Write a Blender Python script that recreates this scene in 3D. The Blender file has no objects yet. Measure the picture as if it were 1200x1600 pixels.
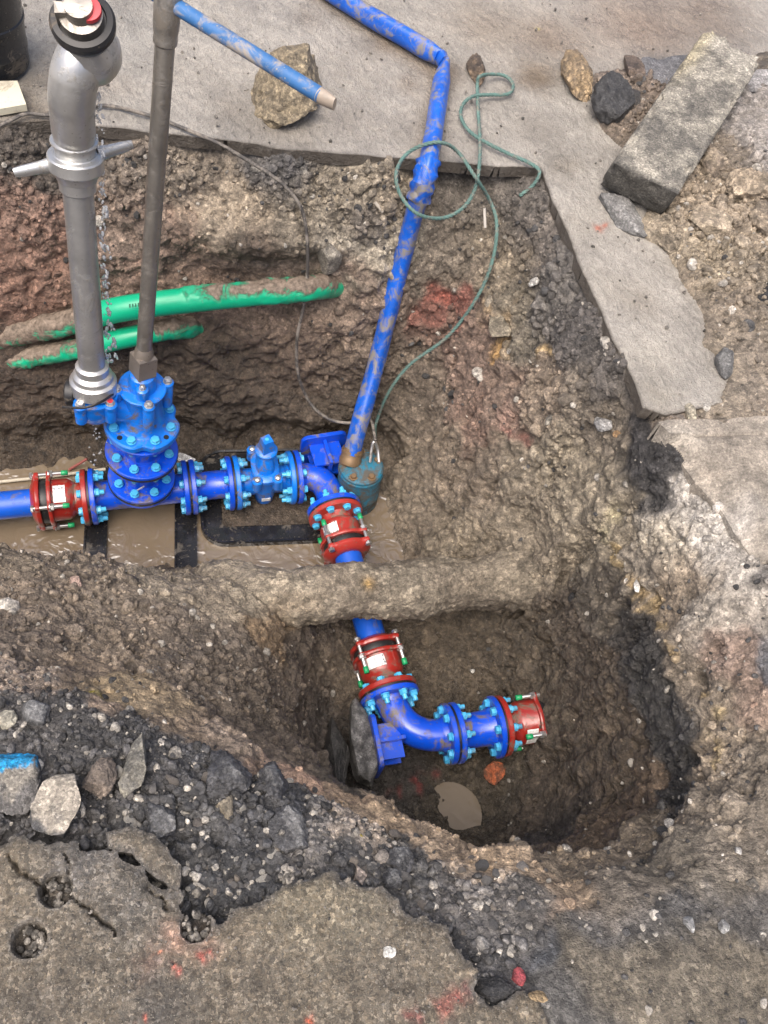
import bpy, math, random
import numpy as np
from mathutils import Matrix, Vector
random.seed(7)
rng = np.random.default_rng(11)
SC = bpy.context.scene
COL = SC.collection

# ---------------------------------------------------------------- camera
F_PX, PITCH, ROLL, YAW, CAM_H = 1450.0, math.radians(58), math.radians(17), math.radians(22), 1.9
_f0 = np.array([math.sin(YAW) * math.cos(PITCH), math.cos(YAW) * math.cos(PITCH), -math.sin(PITCH)])
_r0 = np.array([math.cos(YAW), -math.sin(YAW), 0.0])
_u0 = np.cross(_r0, _f0)
FWD = _f0
RGT = math.cos(ROLL) * _r0 + math.sin(ROLL) * _u0
UPV = -math.sin(ROLL) * _r0 + math.cos(ROLL) * _u0
CAM = np.array([0.0, 0.0, CAM_H])
cam_data = bpy.data.cameras.new('camera')
cam_data.sensor_fit = 'VERTICAL'
cam_data.sensor_height = 36.0
cam_data.lens = 36.0 * F_PX / 1600.0
cam_data.clip_start = 0.05
cam_data.clip_end = 300.0
cam = bpy.data.objects.new('camera', cam_data)
COL.objects.link(cam)
m = Matrix.Identity(4)
for i in range(3):
    m[i][0], m[i][1], m[i][2], m[i][3] = RGT[i], UPV[i], -FWD[i], CAM[i]
cam.matrix_world = m
SC.camera = cam

# ---------------------------------------------------------------- sky, sun, exposure (overcast)
SUN_EL, SUN_AZ = math.radians(66), math.radians(-140)      # azimuth from +Y towards +X
w = bpy.data.worlds.new('World')
SC.world = w
w.use_nodes = True
nt = w.node_tree
nt.nodes.clear()
sky = nt.nodes.new('ShaderNodeTexSky')
sky.sky_type = 'NISHITA'
sky.sun_disc = False
sky.sun_elevation = SUN_EL
sky.sun_rotation = SUN_AZ
sky.air_density = 0.55
sky.dust_density = 6.0
sky.ozone_density = 0.6
bg = nt.nodes.new('ShaderNodeBackground')
bg.inputs['Strength'].default_value = 0.15
wo = nt.nodes.new('ShaderNodeOutputWorld')
nt.links.new(sky.outputs[0], bg.inputs[0])
nt.links.new(bg.outputs[0], wo.inputs[0])
sun_d = bpy.data.lights.new('sun', 'SUN')
sun_d.energy = 1.5
sun_d.angle = math.radians(60)
sun_d.color = (1.0, 0.95, 0.88)
sun = bpy.data.objects.new('sun', sun_d)
COL.objects.link(sun)
sdir = Vector((math.sin(SUN_AZ) * math.cos(SUN_EL), math.cos(SUN_AZ) * math.cos(SUN_EL), math.sin(SUN_EL)))
sun.rotation_euler = sdir.to_track_quat('Z', 'Y').to_euler()
sun.location = (0, 0, 6)
SC.view_settings.view_transform = 'Standard'
SC.view_settings.look = 'None'
SC.view_settings.gamma = 1.0
SC.view_settings.exposure = 0.9
SC.view_settings.use_curve_mapping = False
SC.cycles.max_bounces = 6
SC.cycles.caustics_reflective = False
SC.cycles.caustics_refractive = False

# ---------------------------------------------------------------- survey helpers: a sight line from the photographer's position meets a level, a wall plane or the ground
def ray(px, py):
    return FWD + RGT * ((px - 600) / F_PX) - UPV * ((py - 800) / F_PX)
def at(px, py, z):
    d = ray(px, py)
    return CAM + d * ((z - CAM_H) / d[2])
def aty(px, py, y):
    d = ray(px, py)
    return CAM + d * (y / d[1])
def sstep(a, b, x):
    t = np.clip((x - a) / (b - a), 0, 1)
    return t * t * (3 - 2 * t)

# ---------------------------------------------------------------- numpy noise
_P = np.random.default_rng(5).permutation(256).astype(np.int64)
_P = np.concatenate([_P, _P, _P, _P])
_G = np.random.default_rng(6).normal(size=(256, 3))
_G /= np.linalg.norm(_G, axis=1)[:, None]
_RV = np.random.default_rng(8).random((256, 4))
def perlin(p):
    p = np.asarray(p, float)
    i = np.floor(p).astype(np.int64)
    f = p - i
    i &= 255
    u = f * f * f * (f * (f * 6 - 15) + 10)
    def g(dx, dy, dz):
        h = _P[_P[_P[i[:, 0] + dx] + i[:, 1] + dy] + i[:, 2] + dz]
        gr = _G[h]
        return gr[:, 0] * (f[:, 0] - dx) + gr[:, 1] * (f[:, 1] - dy) + gr[:, 2] * (f[:, 2] - dz)
    x0 = g(0, 0, 0) * (1 - u[:, 0]) + g(1, 0, 0) * u[:, 0]
    x1 = g(0, 1, 0) * (1 - u[:, 0]) + g(1, 1, 0) * u[:, 0]
    x2 = g(0, 0, 1) * (1 - u[:, 0]) + g(1, 0, 1) * u[:, 0]
    x3 = g(0, 1, 1) * (1 - u[:, 0]) + g(1, 1, 1) * u[:, 0]
    y0 = x0 * (1 - u[:, 1]) + x1 * u[:, 1]
    y1 = x2 * (1 - u[:, 1]) + x3 * u[:, 1]
    return y0 * (1 - u[:, 2]) + y1 * u[:, 2]
def fbm(p, octaves=4, gain=0.5):
    p = np.asarray(p, float)
    out = np.zeros(len(p)); a = 1.0
    for k in range(octaves):
        out += a * perlin(p * (2.03 ** k) + 17.3 * k)
        a *= gain
    return out
def worley(p, want_id=False):
    """distance to nearest and second feature point, cell size 1"""
    p = np.asarray(p, float)
    i = np.floor(p).astype(np.int64)
    d1 = np.full(len(p), 9.0); d2 = np.full(len(p), 9.0); cid = np.zeros(len(p), np.int64)
    for dx in (-1, 0, 1):
        for dy in (-1, 0, 1):
            for dz in (-1, 0, 1):
                c = i + (dx, dy, dz)
                cm = c & 255
                h = _P[_P[_P[cm[:, 0]] + cm[:, 1]] + cm[:, 2]]
                q = c + _RV[h, :3]
                d = np.sqrt(((q - p) ** 2).sum(1))
                near = d < d1
                d2 = np.where(near, d1, np.minimum(d2, d))
                cid = np.where(near, h, cid)
                d1 = np.where(near, d, d1)
    if want_id:
        return d1, d2, _RV[cid, 3]
    return d1, d2

# ---------------------------------------------------------------- object helpers
def tag(o, label=None, cat=None, group=None, kind=None):
    if label: o['label'] = label
    if cat: o['category'] = cat
    if group: o['group'] = group
    if kind: o['kind'] = kind
    return o
def link(o, parent=None):
    COL.objects.link(o)
    if parent is not None:
        o.parent = parent
    return o
def empty(name, loc=(0, 0, 0)):
    o = bpy.data.objects.new(name, None)
    o.empty_display_size = 0.05
    o.location = loc
    return link(o)
def np_mesh(name, V, Fq, smooth=True):
    """V (n,3) float, Fq (m,k) int -> mesh"""
    me = bpy.data.meshes.new(name)
    V = np.asarray(V, np.float32); Fq = np.asarray(Fq, np.int32)
    k = Fq.shape[1]
    me.vertices.add(len(V)); me.vertices.foreach_set('co', V.ravel())
    me.loops.add(Fq.size); me.loops.foreach_set('vertex_index', Fq.ravel())
    me.polygons.add(len(Fq))
    me.polygons.foreach_set('loop_start', np.arange(0, Fq.size, k, dtype=np.int32))
    me.polygons.foreach_set('use_smooth', np.full(len(Fq), smooth))
    me.update(calc_edges=True)
    return me
def vcol(me, rgba, name='Col'):
    a = me.attributes.new(name, 'FLOAT_COLOR', 'POINT')
    c = np.ones((len(rgba), 4), np.float32); c[:, :rgba.shape[1]] = rgba
    a.data.foreach_set('color', c.ravel())
def rot_to(d, up=(0, 0, 1)):
    """matrix whose Z axis is d and whose Y axis leans to up"""
    z = Vector(d).normalized(); u = Vector(up)
    x = u.cross(z)
    if x.length < 1e-4: x = Vector((1, 0, 0))
    x.normalize(); y = z.cross(x)
    return Matrix((x, y, z)).transposed().to_4x4()
def frame(p, d, up=(0, 0, 1)):
    M = rot_to(d, up); M.translation = Vector(p); return M

class MB:
    """collects shapes, builds ONE mesh object"""
    def __init__(s): s.v = []; s.f = []; s.sm = []
    def add(s, V, Fs, M=None, smooth=True):
        b = len(s.v)
        for p in V:
            p = Vector(p)
            s.v.append(tuple(M @ p) if M is not None else tuple(p))
        for f in Fs:
            s.f.append([b + i for i in f]); s.sm.append(smooth)
        return s
    def lathe(s, prof, n=32, M=None, closed=False, smooth=True, rmod=None, caps=True):
        """profile of (r, z) about Z; rmod(angle, j) scales the radius"""
        V = []; Fs = []
        for j, (r, z) in enumerate(prof):
            for i in range(n):
                a = 2 * math.pi * i / n
                k = r * (rmod(a, j) if rmod else 1.0)
                V.append((k * math.cos(a), k * math.sin(a), z))
        L = len(prof)
        for j in range(L if closed else L - 1):
            j2 = (j + 1) % L
            for i in range(n):
                i2 = (i + 1) % n
                Fs.append((j * n + i, j * n + i2, j2 * n + i2, j2 * n + i))
        if caps and not closed:
            if prof[0][0] > 1e-5: Fs.append(tuple(reversed(range(n))))
            if prof[-1][0] > 1e-5: Fs.append(tuple((L - 1) * n + i for i in range(n)))
        return s.add(V, Fs, M, smooth)
    def tube(s, pts, rad, n=16, M=None, cap=True, smooth=True, twist=None, sq=None):
        pts = [Vector(p) for p in pts]
        if not hasattr(rad, '__len__'): rad = [rad] * len(pts)
        V = []; Fs = []
        t0 = (pts[1] - pts[0]).normalized()
        up = Vector((0, 0, 1)) if abs(t0.z) < 0.9 else Vector((1, 0, 0))
        x = (up - t0 * up.dot(t0)).normalized()
        for j, p in enumerate(pts):
            a = pts[max(j - 1, 0)]; b = pts[min(j + 1, len(pts) - 1)]
            t = (b - a).normalized()
            x = (x - t * x.dot(t)).normalized(); y = t.cross(x)
            for i in range(n):
                an = 2 * math.pi * i / n + (twist[j] if twist else 0)
                V.append(p + (x * math.cos(an) + y * math.sin(an) * (sq[j] if sq else 1)) * rad[j])
        for j in range(len(pts) - 1):
            for i in range(n):
                i2 = (i + 1) % n
                Fs.append((j * n + i, j * n + i2, (j + 1) * n + i2, (j + 1) * n + i))
        if cap:
            Fs.append(tuple(reversed(range(n)))); Fs.append(tuple((len(pts) - 1) * n + i for i in range(n)))
        return s.add(V, Fs, M, smooth)
    def prism(s, outline, z0, z1, M=None, bevel=0.0, smooth=False):
        """outline (x,y) extruded z0..z1, chamfered top and bottom edge"""
        n = len(outline)
        cx = sum(p[0] for p in outline) / n; cy = sum(p[1] for p in outline) / n
        def ring(k, z):
            out = []
            for i, (x, y) in enumerate(outline):
                d = math.hypot(x - cx, y - cy) or 1
                q = max(0, d - k) / d
                out.append((cx + (x - cx) * q, cy + (y - cy) * q, z))
            return out
        if bevel > 0:
            rings = [ring(bevel, z0), ring(0, z0 + bevel), ring(0, z1 - bevel), ring(bevel, z1)]
        else:
            rings = [ring(0, z0), ring(0, z1)]
        V = [p for r in rings for p in r]; Fs = []
        for j in range(len(rings) - 1):
            for i in range(n):
                i2 = (i + 1) % n
                Fs.append((j * n + i, j * n + i2, (j + 1) * n + i2, (j + 1) * n + i))
        Fs.append(tuple(reversed(range(n)))); Fs.append(tuple((len(rings) - 1) * n + i for i in range(n)))
        return s.add(V, Fs, M, smooth)
    def box(s, lo, hi, M=None, bevel=0.0):
        return s.prism([(lo[0], lo[1]), (hi[0], lo[1]), (hi[0], hi[1]), (lo[0], hi[1])], lo[2], hi[2], M, bevel)
    def hexa(s, r, z0, z1, M=None, bevel=0.0015):
        return s.prism([(r * math.cos(math.pi / 3 * i), r * math.sin(math.pi / 3 * i)) for i in range(6)], z0, z1, M, bevel)
    def mesh(s, name):
        me = bpy.data.meshes.new(name)
        me.from_pydata(s.v, [], s.f)
        me.polygons.foreach_set('use_smooth', s.sm)
        me.update()
        return me
    def build(s, name, mat, parent=None, M=None, auto=35):
        me = s.mesh(name)
        me.materials.append(mat)
        if auto:
            me.set_sharp_from_angle(angle=math.radians(auto))
        o = bpy.data.objects.new(name, me)
        link(o, parent)
        if M is not None: o.matrix_local = M
        return o
def inst(name, me, parent, M):
    o = bpy.data.objects.new(name, me)
    link(o, parent)
    o.matrix_local = M
    return o
def catmull(pts, n=12):
    P = [np.asarray(p, float) for p in pts]
    P = [2 * P[0] - P[1]] + P + [2 * P[-1] - P[-2]]
    out = []
    for i in range(1, len(P) - 2):
        for k in range(n):
            t = k / n
            out.append(0.5 * (2 * P[i] + (P[i + 1] - P[i - 1]) * t + (2 * P[i - 1] - 5 * P[i] + 4 * P[i + 1] - P[i + 2]) * t * t + (3 * P[i] - P[i - 1] - 3 * P[i + 1] + P[i + 2]) * t ** 3))
    out.append(P[-2])
    return out

# ---------------------------------------------------------------- material helpers
class NT:
    def __init__(s, name):
        s.m = bpy.data.materials.new(name); s.m.use_nodes = True
        s.t = s.m.node_tree; s.t.nodes.clear()
        s.out = s.n('ShaderNodeOutputMaterial'); s.b = s.n('ShaderNodeBsdfPrincipled')
        s.l(s.b.outputs[0], s.out.inputs['Surface'])
        s.tc = s.n('ShaderNodeTexCoord')
    def n(s, t, **k):
        x = s.t.nodes.new(t)
        for a, b in k.items(): setattr(x, a, b)
        return x
    def l(s, a, b): s.t.links.new(a, b)
    def put(s, v, sock):
        if hasattr(v, 'links'): s.l(v, sock)
        else: sock.default_value = v
    def noise(s, scale, detail=4, rough=0.55, vec=None, dist=0.0):
        x = s.n('ShaderNodeTexNoise'); x.inputs['Scale'].default_value = scale
        x.inputs['Detail'].default_value = detail; x.inputs['Roughness'].default_value = rough
        x.inputs['Distortion'].default_value = dist
        s.l(vec or s.tc.outputs['Object'], x.inputs['Vector']); return x.outputs['Fac']
    def vor(s, scale, feature='F1', vec=None, rand=1.0):
        x = s.n('ShaderNodeTexVoronoi', feature=feature); x.inputs['Scale'].default_value = scale
        x.inputs['Randomness'].default_value = rand
        s.l(vec or s.tc.outputs['Object'], x.inputs['Vector']); return x
    def ramp(s, fac, stops, interp='LINEAR'):
        x = s.n('ShaderNodeValToRGB'); x.color_ramp.interpolation = interp
        e = x.color_ramp.elements
        while len(e) < len(stops): e.new(0.5)
        for i, (p, c) in enumerate(stops):
            e[i].position = p; e[i].color = (c, c, c, 1) if not hasattr(c, '__len__') else (*c, 1)
        s.l(fac, x.inputs[0]); return x.outputs[0]
    def mix(s, fac, a, b, blend='MIX'):
        x = s.n('ShaderNodeMix', data_type='RGBA', blend_type=blend)
        s.put(fac, x.inputs[0])
        for v, k in ((a, 6), (b, 7)):
            if hasattr(v, 'links'): s.l(v, x.inputs[k])
            else: x.inputs[k].default_value = (*v, 1) if len(v) == 3 else v
        return x.outputs[2]
    def math(s, op, a, b=0.0, clamp=False):
        x = s.n('ShaderNodeMath', operation=op, use_clamp=clamp)
        s.put(a, x.inputs[0]); s.put(b, x.inputs[1]); return x.outputs[0]
    def attr(s, name):
        x = s.n('ShaderNodeAttribute', attribute_name=name); return x
    def bump(s, h, strength, dist, prev=None):
        x = s.n('ShaderNodeBump'); x.inputs['Strength'].default_value = strength; x.inputs['Distance'].default_value = dist
        s.l(h, x.inputs['Height'])
        if prev is not None: s.l(prev, x.inputs['Normal'])
        s.l(x.outputs[0], s.b.inputs['Normal']); return x.outputs[0]
    def set(s, **k):
        for a, v in k.items():
            sock = s.b.inputs[a.replace('_', ' ')]
            if hasattr(v, 'links'): s.l(v, sock)
            elif hasattr(v, '__len__') and len(v) == 3: sock.default_value = (*v, 1)
            else: sock.default_value = v
        return s.m
# ================================================================ the excavation: smooth base surface from surveyed levels
CP = []
def cp(*pts):
    for p in pts: CP.append(tuple(float(q) for q in p))
def cv(*pts):
    for px, py, z in pts:
        p = at(px, py, z); CP.append((p[0], p[1], z))
# far wall of the upper trench (profile repeated along X)
for X, dy in ((-3.0, .0), (-2.3, .0), (-1.5, .0), (-1.0, .0), (-.5, .0), (-.1, -.015), (.3, -.06), (.62, -.08)):
    bo = min(1, max(0, (X + .5) / .6))
    cp((X, 3.6 + dy, -.05), (X, 2.9 + dy, -.05), (X, 2.55 + dy, -.03), (X, 2.46 + dy, -.006), (X, 2.43 + dy, -.03), (X, 2.405 + dy, -.08), (X, 2.36 + dy, -.19), (X, 2.31 + dy, -.29), (X, 2.27 + dy, -.43), (X, 2.22 + dy, -.60),
       (X, 2.15 + dy * .7, -.80), (X, 2.08 + dy * .5 + .03 * bo, -.96), (X, 2.0 + dy * .2 + .075 * bo, -1.09), (X, 1.93 + .09 * bo, -1.165), (X, 1.75, -1.18), (X, 1.6, -1.18))
# right bank of the upper trench
for Y, ex in ((2.24, 1.13), (2.0, 1.155), (1.75, 1.175), (1.55, 1.19)):
    for dx, z in ((.25, -.03), (.012, -.004), (-.02, -.02), (-.045, -.08), (-.09, -.22), (-.16, -.42), (-.24, -.64), (-.32, -.86), (-.39, -1.02), (-.45, -1.13), (-.55, -1.17)):
        if z > (-.15 if Y > 2.2 else -1.0 if Y > 1.9 else -2): cp((ex + dx, Y, z))
cp((1.09, 2.34, -.03), (1.2, 2.5, -.045), (.98, 2.24, -.25), (.90, 2.17, -.46), (.82, 2.08, -.72))
cp((.6, 1.5, -1.17), (.3, 1.55, -1.18), (0, 1.55, -1.18))
# bank between the trench and the lower pit: a bench that drops to the water out of sight
for X in (-3.0, -2.2, -1.5, -1.0):
    cp((X, 1.50, -1.15), (X, 1.44, -.9), (X, 1.38, -.66), (X, 1.25, -.56), (X, 1.05, -.45), (X, .9, -.3), (X, .75, -.13), (X, .5, -.09), (X, .2, -.08), (X, -.4, -.08))
cv((0, 858, -.61), (100, 862, -.60), (200, 893, -.66), (320, 900, -.70), (400, 900, -.76))
for X, z in ((-.56, -.62), (-.3, -.64), (-.05, -.68), (.1, -.72), (.25, -.80)):
    cp((X, 1.45, z - .27), (X, 1.50, -1.14))
cv((0, 920, -.53), (100, 930, -.54), (200, 950, -.57), (320, 970, -.60), (400, 990, -.66))
cv((0, 985, -.42), (120, 1000, -.45), (230, 1030, -.46), (330, 1060, -.50), (400, 1080, -.58))
cv((0, 1030, -.29), (120, 1045, -.31), (230, 1075, -.32), (330, 1120, -.34), (400, 1150, -.38))
cv((0, 1075, -.16), (100, 1085, -.18), (200, 1125, -.18), (300, 1150, -.2), (400, 1195, -.22), (500, 1225, -.26), (600, 1255, -.32), (690, 1300, -.36), (760, 1325, -.26), (830, 1337, -.17))
cv((930, 1325, -.15), (1050, 1297, -.13), (1110, 1245, -.15), (1140, 1190, -.15))
# right wall of the lower pit
cv((850, 1100, -.96), (900, 1100, -.77), (950, 1100, -.60), (1000, 1100, -.45), (1050, 1100, -.33), (1100, 1110, -.22), (1150, 1100, -.13))
cv((850, 1200, -1.02), (900, 1200, -.82), (950, 1200, -.66), (1000, 1200, -.52), (1050, 1200, -.39), (1100, 1190, -.27))
cv((850, 1000, -.84), (900, 1000, -.69), (950, 1000, -.54), (1000, 1000, -.38), (1050, 1010, -.25), (1100, 1010, -.16))
cv((900, 1270, -.86), (950, 1270, -.66), (1000, 1265, -.5), (1050, 1262, -.33))
cv((870, 940, -.72), (920, 940, -.55), (960, 930, -.42), (1010, 930, -.29))
# lower pit: left flank, floor, hidden near wall, right wall
cv((440, 985, -.78), (450, 1040, -.82), (455, 1100, -.84), (440, 1150, -.7), (490, 1060, -1.0), (495, 1120, -1.06), (500, 1170, -1.02))
cv((540, 1010, -1.06), (540, 1100, -1.11), (560, 1190, -1.12), (620, 1150, -1.13), (700, 1080, -1.11), (700, 1270, -1.13), (640, 1230, -1.13), (780, 1200, -1.12), (800, 1080, -1.09), (800, 1290, -1.11), (760, 985, -1.0), (660, 990, -1.06), (800, 1150, -1.11))
cp((.30, .70, -.62), (.38, .62, -.75), (.50, .545, -.78), (.62, .49, -.8), (.74, .41, -.75), (.9, .39, -.75), (.42, .70, -1.08), (.56, .60, -1.1), (.7, .52, -1.1), (.88, .46, -1.04), (1.02, .45, -.75))
# ridge where the mud-caked pipe enters the right bank, and the shoulder beyond
cv((860, 860, -.56), (880, 885, -.58), (870, 905, -.62), (930, 905, -.5), (800, 870, -.78), (720, 885, -.95), (640, 900, -1.1), (920, 880, -.48), (900, 920, -.6), (850, 950, -.88), (800, 962, -.99), (980, 850, -.28), (900, 800, -.42), (840, 780, -.58), (760, 800, -.82), (690, 830, -1.0))
cv((1000, 760, -.15), (950, 730, -.22), (1040, 820, -.15), (1000, 900, -.27), (1090, 900, -.11), (1060, 980, -.18), (1150, 980, -.07), (1200, 1100, -.06), (1200, 950, -.04), (1180, 1200, -.08), (1150, 840, -.05), (1080, 770, -.06), (1040, 710, -.03), (1010, 690, -.06))
# foreground rubble and the road bed under the broken asphalt
cv((0, 1130, -.12), (150, 1170, -.11), (300, 1190, -.13), (450, 1250, -.14), (560, 1300, -.15), (200, 1260, -.09), (350, 1330, -.09), (480, 1330, -.1), (620, 1370, -.1), (720, 1400, -.1), (800, 1440, -.08), (900, 1400, -.09), (1000, 1370, -.08), (1120, 1330, -.07), (1200, 1300, -.06))
cv((820, 1500, -.05), (900, 1480, -.035), (1000, 1480, -.02), (1100, 1440, -.02), (1200, 1420, -.02), (1000, 1580, -.012), (1200, 1560, -.01), (880, 1600, -.012), (1100, 1660, -.01))
for X in (-.6, -.2, .2):
    cp((X, .3, -.075), (X, .05, -.075), (X, -.4, -.08))
cp((.6, -.4, -.03), (1.2, -.4, -.01), (1.9, -.4, -.01), (1.9, .4, -.02), (2.4, 1.0, -.03), (2.4, .2, -.02), (2.4, -.4, -.02))
# right: dirt and the heap of clods that buries the road surface
cv((1050, 600, -.06), (1100, 610, .005), (1100, 540, .012), (1060, 520, -.02), (1150, 600, .015), (1200, 560, .03), (1150, 500, .04), (1080, 450, .01), (1040, 420, -.01), (1100, 380, .06), (1020, 370, .015), (1160, 330, .09), (1200, 400, .08), (1060, 330, .04), (985, 340, .0), (1180, 240, .08), (1120, 210, .05), (1020, 180, .03), (960, 190, .025), (915, 170, .0), (930, 120, .015), (990, 110, .01), (880, 160, -.03), (930, 270, -.02), (900, 240, -.04), (1050, 100, -.02), (1010, 660, -.05), (1080, 655, -.02), (1200, 700, -.02))
cp((2.4, 1.6, .03), (2.4, 2.2, .08), (2.4, 2.8, .06), (2.2, 3.3, -.02), (2.4, 3.6, -.06), (1.8, 3.4, -.05), (1.3, 3.2, -.07), (1.2, 2.9, -.08), (1.4, 3.6, -.09), (2.0, 1.2, -.02))
CP = np.array(CP)

X0, X1, Y0, Y1, GH = -3.0, 2.4, -.4, 3.6, .02
gx = np.arange(X0, X1 + GH / 2, GH); gy = np.arange(Y0, Y1 + GH / 2, GH)
def rbf_grid():
    d = np.sqrt(((CP[:, None, :2] - CP[None, :, :2]) ** 2).sum(2) + 1e-4)
    n = len(CP)
    A = np.zeros((n + 3, n + 3)); A[:n, :n] = d + 0.012 * np.eye(n) * -1
    A[:n, n] = 1; A[:n, n + 1:n + 3] = CP[:, :2]; A[n:, :n] = A[:n, n:].T
    wv = np.linalg.lstsq(A, np.concatenate([CP[:, 2], np.zeros(3)]), rcond=None)[0]
    GX, GY = np.meshgrid(gx, gy)
    P = np.stack([GX.ravel(), GY.ravel()], 1)
    out = np.zeros(len(P))
    for k in range(0, len(P), 8000):
        q = P[k:k + 8000]
        dd = np.sqrt(((q[:, None] - CP[None, :, :2]) ** 2).sum(2) + 1e-4)
        out[k:k + 8000] = dd @ wv[:n] + wv[n] + q @ wv[n + 1:n + 3]
    return out.reshape(GX.shape)
ZG = np.clip(rbf_grid(), -1.2, .14)
def Tz(x, y):
    x = np.asarray(x, float); y = np.asarray(y, float)
    fx = np.clip((x - X0) / GH, 0, len(gx) - 1.001); fy = np.clip((y - Y0) / GH, 0, len(gy) - 1.001)
    i = fx.astype(int); j = fy.astype(int); a = fx - i; b = fy - j
    return (ZG[j, i] * (1 - a) + ZG[j, i + 1] * a) * (1 - b) + (ZG[j + 1, i] * (1 - a) + ZG[j + 1, i + 1] * a) * b

# ---------------------------------------------------------------- polygons of the road pieces
def poly_px(pts, z=0.0, extra=()):
    return np.array([tuple(at(px, py, z)[:2]) for px, py in pts] + list(extra))
def sdf(poly, x, y):
    """positive inside"""
    x = np.asarray(x, float); y = np.asarray(y, float)
    dmin = np.full(x.shape, 1e9); ins = np.zeros(x.shape, bool)
    n = len(poly)
    for k in range(n):
        ax, ay = poly[k]; bx, by = poly[(k + 1) % n]
        ex, ey = bx - ax, by - ay
        t = np.clip(((x - ax) * ex + (y - ay) * ey) / (ex * ex + ey * ey + 1e-12), 0, 1)
        dmin = np.minimum(dmin, (x - ax - t * ex) ** 2 + (y - ay - t * ey) ** 2)
        c = ((ay > y) != (by > y)) & (x < ex * (y - ay) / (ey if abs(ey) > 1e-12 else 1e-12) + ax)
        ins ^= c
    d = np.sqrt(dmin)
    return np.where(ins, d, -d)
FAR_ROAD = poly_px([(0, 192), (75, 190), (150, 197), (230, 207), (340, 217), (430, 232), (560, 243), (660, 250), (780, 262), (843, 264), (872, 332), (905, 412), (940, 490), (985, 590), (1003, 638), (1040, 648)], 0, [(2.2, 1.5), (3.4, 1.9), (3.4, 4.6), (-3.4, 4.6), (-3.4, 2.42), (-2.4, 2.45)])
NEAR_ROAD = poly_px([(0, 1318), (28, 1308), (62, 1312), (108, 1318), (152, 1326), (200, 1340), (238, 1378), (262, 1388), (284, 1398), (292, 1432), (330, 1436), (372, 1418), (405, 1404), (440, 1380), (470, 1370), (525, 1366), (590, 1386), (618, 1402), (652, 1432), (668, 1428), (702, 1452), (728, 1490), (754, 1516), (738, 1530), (734, 1548), (752, 1564), (800, 1556), (838, 1544), (850, 1570), (866, 1605), (880, 1660)], 0, [(.75, -.4), (-1.3, -.4), (-1.3, .35), (-.72, .4)])
NEAR_PIECE = poly_px([(160, 1296), (198, 1290), (236, 1294), (262, 1318), (286, 1352), (276, 1386), (262, 1382), (240, 1368), (206, 1334), (168, 1322)], 0)
CONCRETE = poly_px([(1028, 660), (1058, 656), (1130, 654), (1200, 650)], .02, [(1.9, 1.45), (2.2, 1.2), (1.75, .9)]) 
CONCRETE = np.concatenate([CONCRETE, poly_px([(1200, 878), (1168, 830), (1140, 786), (1100, 742), (1072, 704)], .02)])
def surf(x, y):
    z = Tz(x, y)
    z = np.where(sdf(FAR_ROAD, x, y) > 0, np.maximum(z, 0.0), z)
    z = np.where(sdf(NEAR_ROAD, x, y) > 0, np.maximum(z, 0.0), z)
    z = np.where(sdf(CONCRETE, x, y) > 0, np.maximum(z, 0.02), z)
    return z
def hit(px, py):
    d = ray(px, py)
    ts = np.arange(1.0, 6.5, .006)
    P = CAM[None] + ts[:, None] * d[None]
    below = P[:, 2] < surf(P[:, 0], P[:, 1])
    k = int(np.argmax(below)) if below.any() else len(ts) - 1
    return P[k]
def normal_at(p):
    e = .03
    gxn = (surf(np.array([p[0] + e]), np.array([p[1]]))[0] - surf(np.array([p[0] - e]), np.array([p[1]]))[0]) / (2 * e)
    gyn = (surf(np.array([p[0]]), np.array([p[1] + e]))[0] - surf(np.array([p[0]]), np.array([p[1] - e]))[0]) / (2 * e)
    return Vector((-gxn, -gyn, 1)).normalized()

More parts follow.
